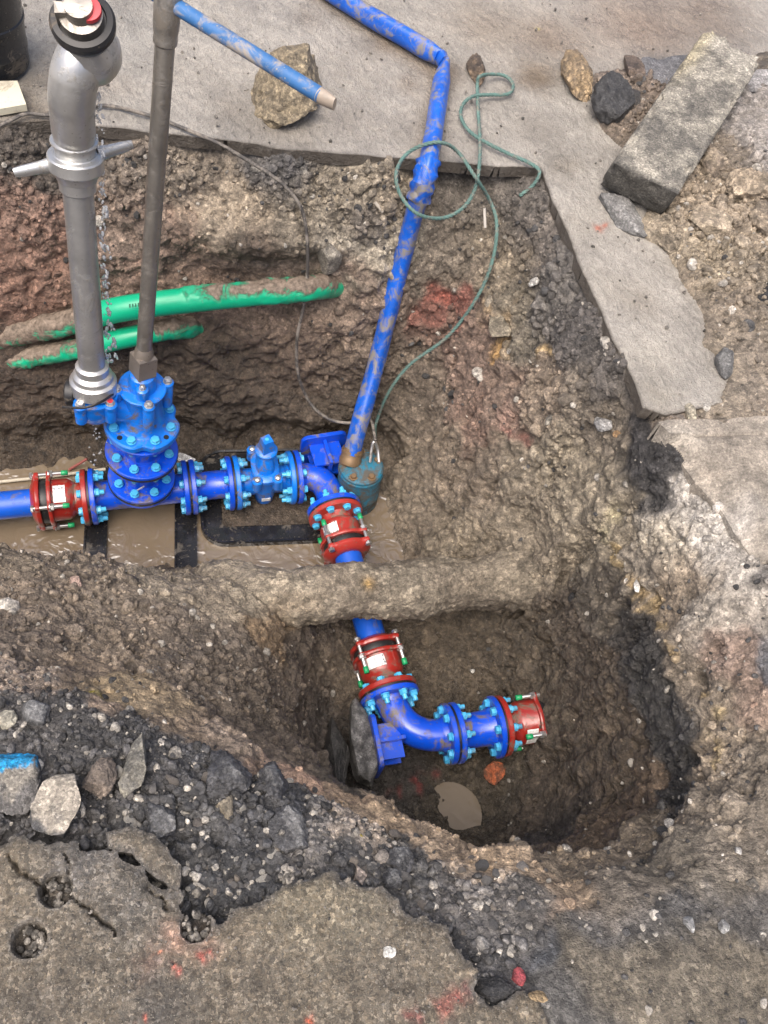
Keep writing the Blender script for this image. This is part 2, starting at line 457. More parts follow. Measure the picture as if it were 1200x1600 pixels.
# ---------------------------------------------------------------- soil colours: what the strata and spoil are made of, plus painted shade under the wall's brow (px, py, radius in photo pixels, colour, roughness of relief, wetness)
SOIL = [
 # far wall, top layer of broken stone
 (60, 235, 60, (.060, .052, .044), 1.0, .3), (180, 235, 60, (.13, .11, .09), 1.0, .3), (300, 255, 60, (.17, .145, .115), 1.0, .3), (430, 262, 50, (.075, .072, .07), 1.3, .2), (560, 280, 45, (.16, .14, .11), 1.0, .3), (640, 300, 50, (.20, .17, .13), 1., .3), (740, 300, 50, (.13, .115, .095), 1.1, .3), (810, 310, 50, (.075, .068, .06), 1.3, .3),
 # red clay and brown earth; the darkest patch is painted shade under the overhang
 (40, 330, 60, (.135, .09, .07), .9, .3), (30, 420, 80, (.14, .085, .062), .9, .4), (90, 420, 60, (.16, .10, .075), .9, .4), (190, 360, 60, (.155, .12, .095), .9, .3), (200, 440, 60, (.15, .105, .082), .9, .4), (310, 430, 80, (.14, .10, .076), .9, .4), (360, 330, 60, (.22, .185, .14), .7, .3), (480, 330, 60, (.15, .13, .10), .9, .3), (390, 392, 44, (.045, .036, .028), .9, .5), (520, 385, 40, (.26, .235, .19), .7, .3), (600, 395, 45, (.24, .215, .17), .8, .3), (570, 350, 35, (.08, .07, .06), 1.1, .3), (460, 420, 60, (.12, .09, .07), .8, .4), (560, 470, 60, (.13, .10, .078), .9, .4), (480, 540, 70, (.12, .09, .068), .9, .4), (540, 560, 60, (.115, .09, .068), .8, .5),
 # dark wet foot of the wall
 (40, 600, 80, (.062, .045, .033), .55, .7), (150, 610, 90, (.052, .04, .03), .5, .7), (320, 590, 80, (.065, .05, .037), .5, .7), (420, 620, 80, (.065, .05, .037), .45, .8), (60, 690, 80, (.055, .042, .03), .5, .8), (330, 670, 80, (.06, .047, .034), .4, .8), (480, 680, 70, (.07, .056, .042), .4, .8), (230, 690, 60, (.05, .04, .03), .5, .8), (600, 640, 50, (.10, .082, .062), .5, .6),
 # right bank
 (695, 458, 20, (.15, .05, .037), .9, .4), (662, 488, 20, (.12, .055, .042), .9, .4), (725, 482, 20, (.14, .06, .046), .9, .3), (690, 510, 30, (.10, .065, .05), 1., .4), (700, 430, 26, (.13, .105, .08), 1., .4), (770, 400, 50, (.16, .135, .10), 1., .3), (700, 400, 45, (.14, .12, .095), 1., .3), (790, 505, 22, (.22, .165, .10), .9, .2), (783, 535, 14, (.26, .165, .07), .8, .2), (850, 560, 14, (.26, .19, .10), .8, .2), (815, 540, 34, (.13, .115, .09), 1.1, .2), (812, 470, 34, (.12, .105, .08), 1.1, .2), (735, 560, 55, (.145, .105, .083), 1., .3), (790, 610, 45, (.15, .112, .088), 1., .3), (806, 688, 12, (.14, .07, .055), .9, .3), (800, 660, 22, (.15, .10, .08), 1., .3), (745, 640, 45, (.13, .09, .07), 1., .4), (680, 610, 50, (.11, .09, .07), 1., .4), (840, 640, 60, (.16, .13, .10), 1.1, .2), (880, 430, 60, (.075, .07, .064), 1.3, .3), (900, 520, 60, (.065, .06, .056), 1.3, .3), (960, 590, 50, (.068, .062, .056), 1.2, .3), (830, 380, 45, (.09, .08, .07), 1.2, .3), (930, 650, 50, (.14, .12, .095), 1.1, .2), (870, 720, 60, (.19, .165, .125), 1., .2), (700, 720, 50, (.12, .098, .074), .8, .5), (660, 760, 50, (.12, .10, .076), .6, .6), (740, 760, 60, (.14, .115, .088), .8, .4), (820, 800, 70, (.17, .145, .11), .7, .3), (720, 850, 70, (.16, .135, .10), .7, .3), (640, 830, 40, (.11, .09, .068), .5, .7), (930, 800, 60, (.19, .165, .125), .7, .2),
 (1000, 715, 36, (.022, .021, .021), .5, .3), (1045, 755, 30, (.028, .027, .027), .8, .3), (985, 690, 26, (.03, .028, .027), .6, .3),
 (1095, 830, 55, (.36, .34, .31), 1., .1), (1050, 850, 40, (.28, .25, .20), 1., .1), (1150, 880, 50, (.30, .28, .25), 1., .1), (1180, 900, 25, (.035, .034, .034), 1., .2), (1130, 940, 50, (.26, .235, .20), .9, .1), (1060, 900, 50, (.20, .165, .125), .8, .2), (1140, 1005, 32, (.21, .16, .13), .8, .1), (1190, 1010, 24, (.10, .10, .105), .8, .2), (1190, 1090, 36, (.22, .165, .13), .8, .1), (1080, 1060, 45, (.16, .135, .105), .7, .2), (1150, 1150, 50, (.18, .15, .115), .7, .2), (1180, 1250, 60, (.14, .12, .095), .8, .2),
 (975, 885, 15, (.24, .185, .10), .7, .1), (1000, 925, 13, (.24, .18, .10), .7, .1), (1030, 960, 13, (.25, .19, .105), .7, .1), (1060, 1005, 13, (.24, .185, .11), .7, .1), (1010, 890, 30, (.21, .185, .15), .8, .1), (1100, 1075, 16, (.30, .23, .13), .7, .1), (1130, 1140, 16, (.34, .27, .15), .7, .1), (1138, 1180, 14, (.32, .25, .14), .7, .1), (965, 800, 18, (.34, .30, .2), .8, .1), (960, 840, 18, (.30, .27, .18), .8, .1),
 # lower pit
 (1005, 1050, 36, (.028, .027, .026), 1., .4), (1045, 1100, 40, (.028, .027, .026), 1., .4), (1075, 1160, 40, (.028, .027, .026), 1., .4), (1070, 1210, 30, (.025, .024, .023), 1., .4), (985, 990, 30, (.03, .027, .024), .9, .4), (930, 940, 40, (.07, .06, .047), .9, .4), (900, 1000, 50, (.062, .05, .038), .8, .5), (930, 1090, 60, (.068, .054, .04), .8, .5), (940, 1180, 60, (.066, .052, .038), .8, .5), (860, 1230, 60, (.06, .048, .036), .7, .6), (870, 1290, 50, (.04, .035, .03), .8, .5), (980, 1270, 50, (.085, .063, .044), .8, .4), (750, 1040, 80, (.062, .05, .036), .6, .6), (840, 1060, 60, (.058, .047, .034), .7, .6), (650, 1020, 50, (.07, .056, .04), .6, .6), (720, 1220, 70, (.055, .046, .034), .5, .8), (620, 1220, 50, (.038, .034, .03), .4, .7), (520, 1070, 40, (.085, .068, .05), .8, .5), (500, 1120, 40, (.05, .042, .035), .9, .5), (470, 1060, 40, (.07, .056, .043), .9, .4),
 (655, 1225, 12, (.12, .022, .02), .4, .5), (625, 1245, 10, (.10, .025, .022), .4, .5),
 # bench and near bank
 (40, 875, 50, (.13, .108, .082), 1.2, .3), (110, 880, 50, (.115, .095, .073), 1.3, .3), (50, 940, 60, (.12, .098, .076), 1.3, .3), (180, 930, 60, (.12, .10, .078), 1.4, .3), (250, 905, 40, (.18, .155, .12), .9, .4), (330, 930, 40, (.20, .17, .13), .7, .4), (380, 930, 40, (.22, .19, .145), .6, .4), (300, 990, 70, (.12, .10, .08), 1.4, .3), (200, 990, 60, (.12, .098, .075), 1.4, .3), (420, 990, 36, (.11, .08, .05), .8, .4), (350, 1060, 60, (.10, .082, .063), 1.3, .3), (430, 1080, 40, (.08, .065, .05), 1.2, .3), (400, 1140, 40, (.10, .08, .06), 1.2, .2),
 (20, 1000, 40, (.10, .082, .065), 1.1, .3), (30, 1050, 45, (.20, .165, .135), 1.1, .1), (110, 1040, 40, (.14, .11, .08), .6, .3), (190, 1075, 40, (.23, .18, .115), .5, .2), (250, 1100, 36, (.21, .165, .11), .5, .2), (145, 1078, 14, (.34, .28, .10), .5, .2), (165, 1115, 26, (.30, .23, .17), .5, .1), (290, 1130, 36, (.16, .125, .09), .6, .2), (340, 1150, 30, (.25, .20, .155), .7, .1), (410, 1190, 26, (.26, .19, .14), .6, .1), (470, 1213, 22, (.29, .20, .145), .5, .1), (530, 1240, 28, (.30, .22, .15), .6, .1), (590, 1265, 30, (.33, .25, .17), .7, .1), (650, 1290, 32, (.36, .28, .2), .8, .1), (720, 1330, 30, (.33, .255, .18), .7, .1), (780, 1350, 30, (.28, .215, .15), .6, .1), (1000, 1310, 40, (.14, .115, .085), .5, .2), (900, 1340, 40, (.16, .13, .095), .6, .2),
 # broken black road base
 (60, 1130, 50, (.055, .053, .052), 1.4, .2), (160, 1170, 60, (.050, .049, .049), 1.4, .2), (260, 1190, 50, (.048, .048, .05), 1.5, .2), (350, 1220, 50, (.046, .047, .05), 1.5, .2), (300, 1290, 60, (.05, .05, .05), 1.5, .2), (420, 1290, 60, (.046, .047, .05), 1.5, .2), (380, 1380, 60, (.034, .035, .037), 1.4, .2), (500, 1330, 50, (.11, .105, .10), 1.5, .1), (560, 1350, 40, (.055, .055, .055), 1.5, .2), (640, 1360, 45, (.065, .064, .062), 1.5, .2), (560, 1300, 30, (.22, .19, .16), 1.3, .1), (700, 1400, 45, (.075, .072, .07), 1.5, .2), (760, 1430, 45, (.10, .095, .09), 1.3, .2), (740, 1480, 40, (.05, .05, .052), 1.2, .2), (830, 1440, 40, (.085, .08, .074), 1.1, .2), (760, 1370, 26, (.24, .20, .16), 1., .1),
 (890, 1385, 40, (.20, .155, .11), .7, .2), (870, 1420, 30, (.25, .19, .14), .8, .1), (960, 1380, 50, (.11, .096, .078), .7, .3), (1070, 1360, 60, (.10, .088, .07), .7, .3), (1160, 1340, 50, (.115, .10, .08), .7, .3), (850, 1490, 40, (.042, .045, .05), 1., .3), (950, 1440, 50, (.062, .06, .058), 1.1, .3), (1060, 1440, 50, (.05, .049, .048), 1.1, .3), (1160, 1420, 50, (.065, .062, .058), 1., .3), (930, 1520, 60, (.10, .088, .068), .9, .3), (1050, 1540, 70, (.10, .088, .068), .9, .3), (1170, 1540, 70, (.10, .088, .068), .9, .3), (900, 1590, 60, (.072, .07, .066), .9, .3),
 # clods and dirt on the right
 (1100, 330, 60, (.27, .225, .17), 1.2, .2), (1170, 340, 50, (.30, .25, .19), 1.2, .2), (1120, 400, 60, (.27, .23, .17), 1.2, .2), (1030, 370, 40, (.24, .205, .155), 1., .3), (1190, 430, 40, (.20, .17, .13), 1.2, .2), (1060, 430, 40, (.25, .21, .16), 1., .3), (1140, 500, 50, (.16, .135, .105), .9, .2), (1110, 570, 50, (.17, .145, .112), .8, .2), (1180, 580, 50, (.155, .132, .105), .8, .2), (1060, 640, 30, (.13, .11, .09), 1., .2), (960, 160, 40, (.12, .098, .078), 1.2, .3), (990, 130, 30, (.13, .105, .085), 1.2, .3), (930, 240, 40, (.14, .115, .09), 1., .3), (1180, 210, 45, (.28, .26, .24), 1.4, .1), (1100, 230, 40, (.17, .145, .115), 1.2, .2), (940, 290, 40, (.15, .13, .10), .8, .3),
]
_sc = []
for px, py, r, c, rel, wet in SOIL:
    p = hit(px, py)
    depth = float((p - CAM) @ FWD)
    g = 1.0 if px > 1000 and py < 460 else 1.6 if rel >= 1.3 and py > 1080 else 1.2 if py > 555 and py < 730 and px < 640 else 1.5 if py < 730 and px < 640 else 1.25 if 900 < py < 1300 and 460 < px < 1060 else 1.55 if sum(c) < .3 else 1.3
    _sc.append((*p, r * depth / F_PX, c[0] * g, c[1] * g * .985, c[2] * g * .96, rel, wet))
SOILW = np.array(_sc)
def soil_at(P):
    """blend of the surveyed soil kinds around each point: rgb, relief, wetness"""
    n1 = fbm(P * 7.0, 4); n2 = fbm(P * 7.0 + 31.0, 4); n3 = fbm(P * 7.0 + 77, 4)
    Q = P + np.stack([n1, n2, n3], 1) * .10
    out = np.zeros((len(P), 5)); wsum = np.full(len(P), 1e-9)
    out += 1e-9 * np.array([.12, .10, .075, 1., .3])
    for row in SOILW:
        d2 = ((Q - row[:3]) ** 2).sum(1) / (row[3] ** 2)
        k = np.exp(-1.6 * np.minimum(d2, 40)) / row[3] ** .5
        k = k ** 1.25
        out += k[:, None] * row[None, 4:9]; wsum += k
    return out / wsum[:, None]

# ---------------------------------------------------------------- soil material
def soil_material(name, grain=1.0, speck=.9, bump=1.0, rough0=.62, speckcol=(.42, .39, .34), cell=.6):
    n = NT(name)
    col = n.attr('Col'); base = col.outputs['Color']; wet = n.attr('Wet').outputs['Fac']
    v1 = n.vor(110 * grain); v2 = n.vor(260 * grain)
    nz = n.noise(26, 7, .68); nf = n.noise(190, 6, .7); nb = n.noise(4.5, 5, .6)
    c = n.mix(1.0, base, n.ramp(nz, [(.28, .42), (.5, .95), (.72, 1.6)]), 'MULTIPLY')
    cellr = n.n('ShaderNodeSeparateColor'); n.l(v1.outputs['Color'], cellr.inputs[0])
    c = n.mix(cell, c, n.mix(1.0, c, n.ramp(cellr.outputs[0], [(0, .4), (.5, .95), (.85, 1.25), (1, 2.0)]), 'MULTIPLY'))
    c = n.mix(1.0, c, n.ramp(nf, [(.3, .5), (.5, 1.0), (.7, 1.5)]), 'MULTIPLY')
    c = n.mix(1.0, c, n.ramp(nb, [(.3, .82), (.7, 1.16)]), 'MULTIPLY')
    sr = n.n('ShaderNodeSeparateColor'); n.l(v2.outputs['Color'], sr.inputs[0])
    spot = n.math('MULTIPLY', n.math('GREATER_THAN', sr.outputs[0], speck), n.math('LESS_THAN', v2.outputs['Distance'], .33))
    c = n.mix(n.math('MULTIPLY', spot, n.math('MULTIPLY', sr.outputs[1], .9)), c, n.mix(.5, c, speckcol))
    h = n.math('ADD', n.math('MULTIPLY', v1.outputs['Distance'], -.7 * cell), n.math('MULTIPLY', nf, 1.3))
    h = n.math('ADD', h, n.math('MULTIPLY', v2.outputs['Distance'], -.3))
    h = n.math('ADD', h, n.math('MULTIPLY', nz, 1.2))
    n.bump(h, .9 * bump, .007)
    r = n.math('SUBTRACT', n.math('ADD', rough0, n.math('MULTIPLY', n.math('SUBTRACT', nz, .5), .6)), n.math('MULTIPLY', wet, .36), True)
    n.set(Base_Color=c, Roughness=r, Specular_IOR_Level=.55)
    return n.m
M_SOIL = soil_material('earth')

# ---------------------------------------------------------------- dense mesh of the excavation: columns along X, each resampled by arc length in Y so steep faces stay finely meshed
xs = np.concatenate([np.arange(X0, -.95, .02), np.linspace(-.945, .595, 300), np.linspace(.6, 1.296, 240), np.linspace(1.30, 1.745, 76), np.arange(1.75, X1 + .001, .02)])
NR = 940
fy = np.arange(Y0, Y1, .004)
rows = np.zeros((len(xs), NR))
for k, x in enumerate(xs):
    z = Tz(np.full(len(fy), x), fy)
    wgt = np.where(fy < .02, .45, 1.0) * np.where(fy > 2.62, .45 if x > .9 else .12, 1.0)
    ds = np.sqrt(.004 ** 2 + np.diff(z) ** 2) * wgt[1:]
    s = np.concatenate([[0], np.cumsum(ds)])
    rows[k] = np.interp(np.linspace(0, s[-1], NR), s, fy)
ker = np.array([1, 2, 3, 2, 1]) / 9.0
pad = np.pad(rows, ((2, 2), (0, 0)), 'edge')
rows = sum(ker[i] * pad[i:i + len(xs)] for i in range(5))
XX = np.repeat(xs[:, None], NR, 1); YY = rows
ZZ = Tz(XX, YY)
dl = np.sqrt(np.diff(XX, axis=0) ** 2 + .3 * np.diff(YY, axis=0) ** 2 + np.diff(ZZ, axis=0) ** 2)
mx = .5 * (XX[1:] + XX[:-1]); my = .5 * (YY[1:] + YY[:-1])
dl *= np.where((mx < -.95) | (mx > 1.75), .25, 1.0)
sa = np.concatenate([np.zeros((1, NR)), np.cumsum(dl, 0)], 0); sa /= sa[-1:]
kk_ = np.arange(-12, 13); kw = np.exp(-(kk_ / 6.0) ** 2); kw /= kw.sum()
pad = np.pad(sa, ((0, 0), (12, 12)), 'edge'); sa = sum(kw[i] * pad[:, i:i + NR] for i in range(25))
tq = np.linspace(0, 1, len(xs))
XN = np.empty_like(XX); YN = np.empty_like(YY)
for r_i in range(NR):
    XN[:, r_i] = np.interp(tq, sa[:, r_i], XX[:, r_i]); YN[:, r_i] = np.interp(tq, sa[:, r_i], YY[:, r_i])
PX = XN.ravel(); PY = YN.ravel(); PZ = Tz(PX, PY)
e = .015
NX = -(Tz(PX + e, PY) - Tz(PX - e, PY)) / (2 * e); NY = -(Tz(PX, PY + e) - Tz(PX, PY - e)) / (2 * e)
N = np.stack([NX, NY, np.ones_like(NX)], 1); N /= np.linalg.norm(N, axis=1)[:, None]
P0 = np.stack([PX, PY, PZ], 1)
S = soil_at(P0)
rel = S[:, 3]
wall = sstep(.85, .5, N[:, 2])
low = sstep(-1.0, -.6, P0[:, 2]) * sstep(-.03, -.12, P0[:, 2])
big = fbm(P0 * 3.0, 3) * .04 * (.35 + .65 * low) + fbm(P0 * np.array([6., 6., 8.]) + 5, 4) * .035 * (.4 + .6 * wall)
P1 = P0 + N * big[:, None] + np.stack([fbm(P0 * 14 + 40, 2), fbm(P0 * 14 + 60, 2), fbm(P0 * 14 + 80, 2)], 1) * .02
d1, d2, cid = worley(P1 * 15, True)
e1, e2, eid = worley(P1 * 36 + 9.1, True)
g1, g2, gid = worley(P1 * 78 + 3.3, True)
clod = (.55 - d1) * .030 * np.maximum(0, cid - .25) * 1.5 + (.5 - e1) * .009 * (.3 + eid) + (.5 - g1) * .0035 * (.4 + gid)
clod += (eid - .45) * .016 * sstep(.0, .22, e2 - e1) + (gid - .45) * .0075 * sstep(.0, .25, g2 - g1)
crev = -np.exp(-((d2 - d1) / .10) ** 2) * .008 * cid
patchy = sstep(-.12, .35, fbm(P0 * 4.5 + 50, 3))
mod = rel * (.18 + .95 * patchy)
rid = 1 - np.abs(fbm(P1 * 11 + 21, 4)) * 2
teeth = np.sin(P1[:, 1] * 70 + 3 * fbm(P1 * 4, 2)) * .006 * wall * ((P0[:, 0] > .8) & (P0[:, 2] < -.2))
disp = teeth + (clod + crev) * mod * .85 + fbm(P1 * 30, 4) * .008 * (.5 + .5 * rel) + (rid - .6) * .018 * (.3 + .7 * wall)
# keep the ground below the road pieces and the pit floor calm
flat = sstep(.0, .03, np.maximum(sdf(FAR_ROAD, PX, PY), np.maximum(sdf(NEAR_ROAD, PX, PY), sdf(CONCRETE, PX, PY))))
tot = big * sstep(-.0, -.2, P0[:, 2]) + disp
farw = (P0[:, 1] > 1.9) & (P0[:, 0] < .85)
wob = fbm(P0 * np.array([3.0, 0, 0]) + 9, 3) * .07
tot += farw * sstep(-.15, .05, P0[:, 0]) * sstep(.58, .40, P0[:, 0]) * (.055 * np.exp(-((P0[:, 2] + .26 + wob) / .055) ** 2) - .060 * np.exp(-((P0[:, 2] + .42 + wob) / .06) ** 2))
tot -= farw * .045 * np.exp(-((P0[:, 2] + 1.03 + .4 * wob) / .06) ** 2)
calm = np.where((flat > 0) & (P0[:, 2] < -.03), np.minimum(tot, .0), tot)
road_right = sstep(.0, .05, P0[:, 1] * 0 + (.12 - np.abs(P0[:, 2] + .02)) ) * (P0[:, 2] > -.05)
heap = (P0[:, 0] > .85) & (P0[:, 1] > 1.3)
calm = np.where((P0[:, 2] > -.06) & ~heap, calm * .55, calm)
churn = (1 - np.abs(fbm(P1 * 9 + 61, 4)) * 2.4) * .022 + (1 - np.abs(fbm(P1 * 22 + 11, 3)) * 2.4) * .008
calm = np.where(heap & (P0[:, 2] > .0), calm * .7 + churn * sstep(.7, 1.1, rel) * sstep(.0, .03, P0[:, 2]), calm)
duct_line = np.exp(-((P0[:, 2] - (-.47 - .26 * np.clip(-(P0[:, 0] - .1), -.5, 1.0))) / .10) ** 2) * (P0[:, 1] > 2.0) * (P0[:, 0] < .55)
calm = calm * (1 - .75 * duct_line) - .012 * duct_line
pc = at(710, 1266, -1.12)
calm = calm + fbm(P0 * 22 + 4, 3) * .018 * np.exp(-((P0[:, 0] - pc[0]) ** 2 + (P0[:, 1] - pc[1]) ** 2) / .12 ** 2) * (P0[:, 2] < -1.0) - .045 * np.exp(-((P0[:, 0] - pc[0]) ** 2 + (P0[:, 1] - pc[1]) ** 2) / .085 ** 2) * (P0[:, 2] < -1.0)
PT = P0 + N * calm[:, None]
fr_d = sdf(FAR_ROAD, PT[:, 0], PT[:, 1])
STRIP = poly_px([(-300, -100), (870, 60), (885, 150), (915, 250), (955, 330), (1000, 410), (1035, 480), (1052, 560), (1060, 645), (1003, 640), (840, 264), (-300, 180)])
PT[:, 2] = np.where((fr_d > .010) & ((P0[:, 2] < .008) | (sdf(STRIP, PT[:, 0], PT[:, 1]) + .05 * fbm(PT * 9, 3) > 0)), np.minimum(PT[:, 2], -.014), PT[:, 2])
cn_d = sdf(CONCRETE, PT[:, 0], PT[:, 1])
PT[:, 2] = np.where(cn_d > .008, np.minimum(PT[:, 2], -.02), PT[:, 2])
TERR_P, TERR_N, TERR_S = PT, N, S
nc = len(xs)
idx = np.arange(nc * NR).reshape(nc, NR)
Fq = np.stack([idx[:-1, :-1], idx[1:, :-1], idx[1:, 1:], idx[:-1, 1:]], -1).reshape(-1, 4)
S[:, 4] = np.clip(S[:, 4] + .5 * np.exp(-((PT[:, 0] - pc[0]) ** 2 + (PT[:, 1] - pc[1]) ** 2) / .13 ** 2) * (PT[:, 2] < -1.0) + .45 * sstep(-1.0, -1.1, PT[:, 2]), 0, 1)
me = np_mesh('ground', PT, Fq)
shade = 1.0 + .3 * (cid - .5) + .35 * (eid - .5)
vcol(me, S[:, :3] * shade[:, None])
a = me.attributes.new('Wet', 'FLOAT', 'POINT'); a.data.foreach_set('value', S[:, 4].astype(np.float32))
me.materials.append(M_SOIL)
ground = link(bpy.data.objects.new('ground', me))
tag(ground, 'dug earth trench and pit with crumbly brown and black sides', 'ground', kind='structure')

# ---------------------------------------------------------------- road surfaces round the dig
def slab(name, poly, res, ztop, thick, relief, colour, mat, parent=None, edge_noise=.0, wetf=None, box=None, lean=None, edge_freq=22):
    lo = poly.min(0) - .02; hi = poly.max(0) + .02
    if box: lo = np.maximum(lo, box[0]); hi = np.minimum(hi, box[1])
    ax = np.arange(lo[0], hi[0] + res, res); ay = np.arange(lo[1], hi[1] + res, res)
    GX, GY = np.meshgrid(ax, ay); x = GX.ravel().copy(); y = GY.ravel().copy()
    p3 = np.stack([x, y, np.zeros_like(x)], 1)
    en = fbm(p3 * edge_freq + 4, 4) * edge_noise if edge_noise else 0.0
    d = sdf(poly, x, y) + en
    eps = 1e-3
    gxx = (sdf(poly, x + eps, y) - sdf(poly, x - eps, y)) / (2 * eps); gyy = (sdf(poly, x, y + eps) - sdf(poly, x, y - eps)) / (2 * eps)
    out = d < 0
    x = np.where(out, x - d * gxx, x); y = np.where(out, y - d * gyy, y)
    p3 = np.stack([x, y, np.zeros_like(x)], 1)
    z = ztop + relief(p3, d)
    if lean is not None: z = z + lean(x, y)
    step1 = d < -res * .9
    z = np.where(step1, z - thick, z)
    V = np.stack([x, y, z], 1)
    n0, n1 = len(ay), len(ax)
    ii = np.arange(n0 * n1).reshape(n0, n1)
    Fq = np.stack([ii[:-1, :-1], ii[:-1, 1:], ii[1:, 1:], ii[1:, :-1]], -1).reshape(-1, 4)
    keep = (d[Fq] > -res * 2.0).all(1)
    Fq = Fq[keep]
    used = np.unique(Fq); remap = np.full(len(V), -1); remap[used] = np.arange(len(used))
    V = V[used]; me = np_mesh(name, V, remap[Fq])
    c, wt = colour(V, d[used])
    vcol(me, c)
    a = me.attributes.new('Wet', 'FLOAT', 'POINT'); a.data.foreach_set('value', wt.astype(np.float32))
    me.materials.append(mat); me.set_sharp_from_angle(angle=math.radians(50))
    o = bpy.data.objects.new(name, me)
    return link(o, parent)
def blobs(P, base, wet0, items, warp=.05, freq=8):
    """colour patches of mud film, dust and paint on a road surface: (px, py, r px, rgb, wet, amount)"""
    n1 = fbm(P * freq, 4); n2 = fbm(P * freq + 31, 4)
    Q = P.copy(); Q[:, 0] += n1 * warp; Q[:, 1] += n2 * warp
    c = np.repeat(np.array([base]), len(P), 0).astype(float); wt = np.full(len(P), wet0)
    for px, py, r, rgb, w_, am in items:
        p = at(px, py, 0); R = r * float((p - CAM) @ FWD) / F_PX
        k = np.exp(-1.3 * ((Q[:, :2] - p[None, :2]) ** 2).sum(1) / R ** 2) * am
        c = c * (1 - k[:, None]) + k[:, None] * np.array(rgb); wt = wt * (1 - k) + k * w_
    return c, wt
def near_line(P, a_, b_, wdt):
    a_ = np.asarray(a_)[:2]; b_ = np.asarray(b_)[:2]; e_ = b_ - a_
    t = np.clip(((P[:, :2] - a_) @ e_) / (e_ @ e_), 0, 1)
    d = np.sqrt((((P[:, :2] - a_) - t[:, None] * e_) ** 2).sum(1))
    return np.exp(-(d / wdt) ** 2)

# far road: pale wet slurry over tarmac, straight saw-cut edge
def slurry_material():
    n = NT('slurry')
    base = n.attr('Col').outputs['Color']; wet = n.attr('Wet').outputs['Fac']
    mp_ = n.n('ShaderNodeMapping'); n.l(n.tc.outputs['Object'], mp_.inputs[0]); mp_.inputs['Rotation'].default_value = (0, 0, .7); mp_.inputs['Scale'].default_value = (1, .6, 1)
    st = n.noise(95, 5, .6, mp_.outputs[0], .8); st2 = n.noise(38, 5, .62, mp_.outputs[0], .6); nf = n.noise(260, 4, .65); nb = n.noise(7, 6, .62)
    v2 = n.vor(120); sr = n.n('ShaderNodeSeparateColor'); n.l(v2.outputs['Color'], sr.inputs[0])
    c = n.mix(1.0, base, n.ramp(st2, [(.3, .88), (.7, 1.12)]), 'MULTIPLY')
    c = n.mix(1.0, c, n.ramp(st, [(.32, .80), (.66, 1.14)]), 'MULTIPLY')
    c = n.mix(1.0, c, n.ramp(nf, [(.3, .74), (.7, 1.22)]), 'MULTIPLY')
    c = n.mix(1.0, c, n.ramp(nb, [(.3, .80), (.7, 1.14)]), 'MULTIPLY')
    spot = n.math('MULTIPLY', n.math('GREATER_THAN', sr.outputs[0], .985), n.math('LESS_THAN', v2.outputs['Distance'], .28))
    c = n.mix(n.math('MULTIPLY', spot, .6), c, (.07, .06, .05))
    n.bump(n.math('ADD', n.math('MULTIPLY', st, 1.0), n.math('ADD', n.math('MULTIPLY', st2, 1.3), n.math('MULTIPLY', nf, .7))), 1.0, .008)
    r = n.math('ADD', n.math('SUBTRACT', .54, n.math('MULTIPLY', wet, .42)), n.math('MULTIPLY', n.math('SUBTRACT', nb, .5), .5), True)
    return n.set(Base_Color=c, Roughness=r, Specular_IOR_Level=.5)
M_SLURRY = slurry_material()
def rel_far(p, d):
    q = p.copy(); q[:, 0] = p[:, 0] * .8 + p[:, 1] * .6; q[:, 1] = (p[:, 1] * .8 - p[:, 0] * .6) * .45
    h = fbm(p * 2.0, 3) * .012 + fbm(q * 30, 4) * .006 + fbm(q * 75 + 9, 3) * .0035
    w1, w2 = worley(p * 55)
    h += np.maximum(0, .33 - w1) * .010 * sstep(.0, .4, fbm(p * 6 + 3, 3))
    return h * sstep(-.002, .03, d)
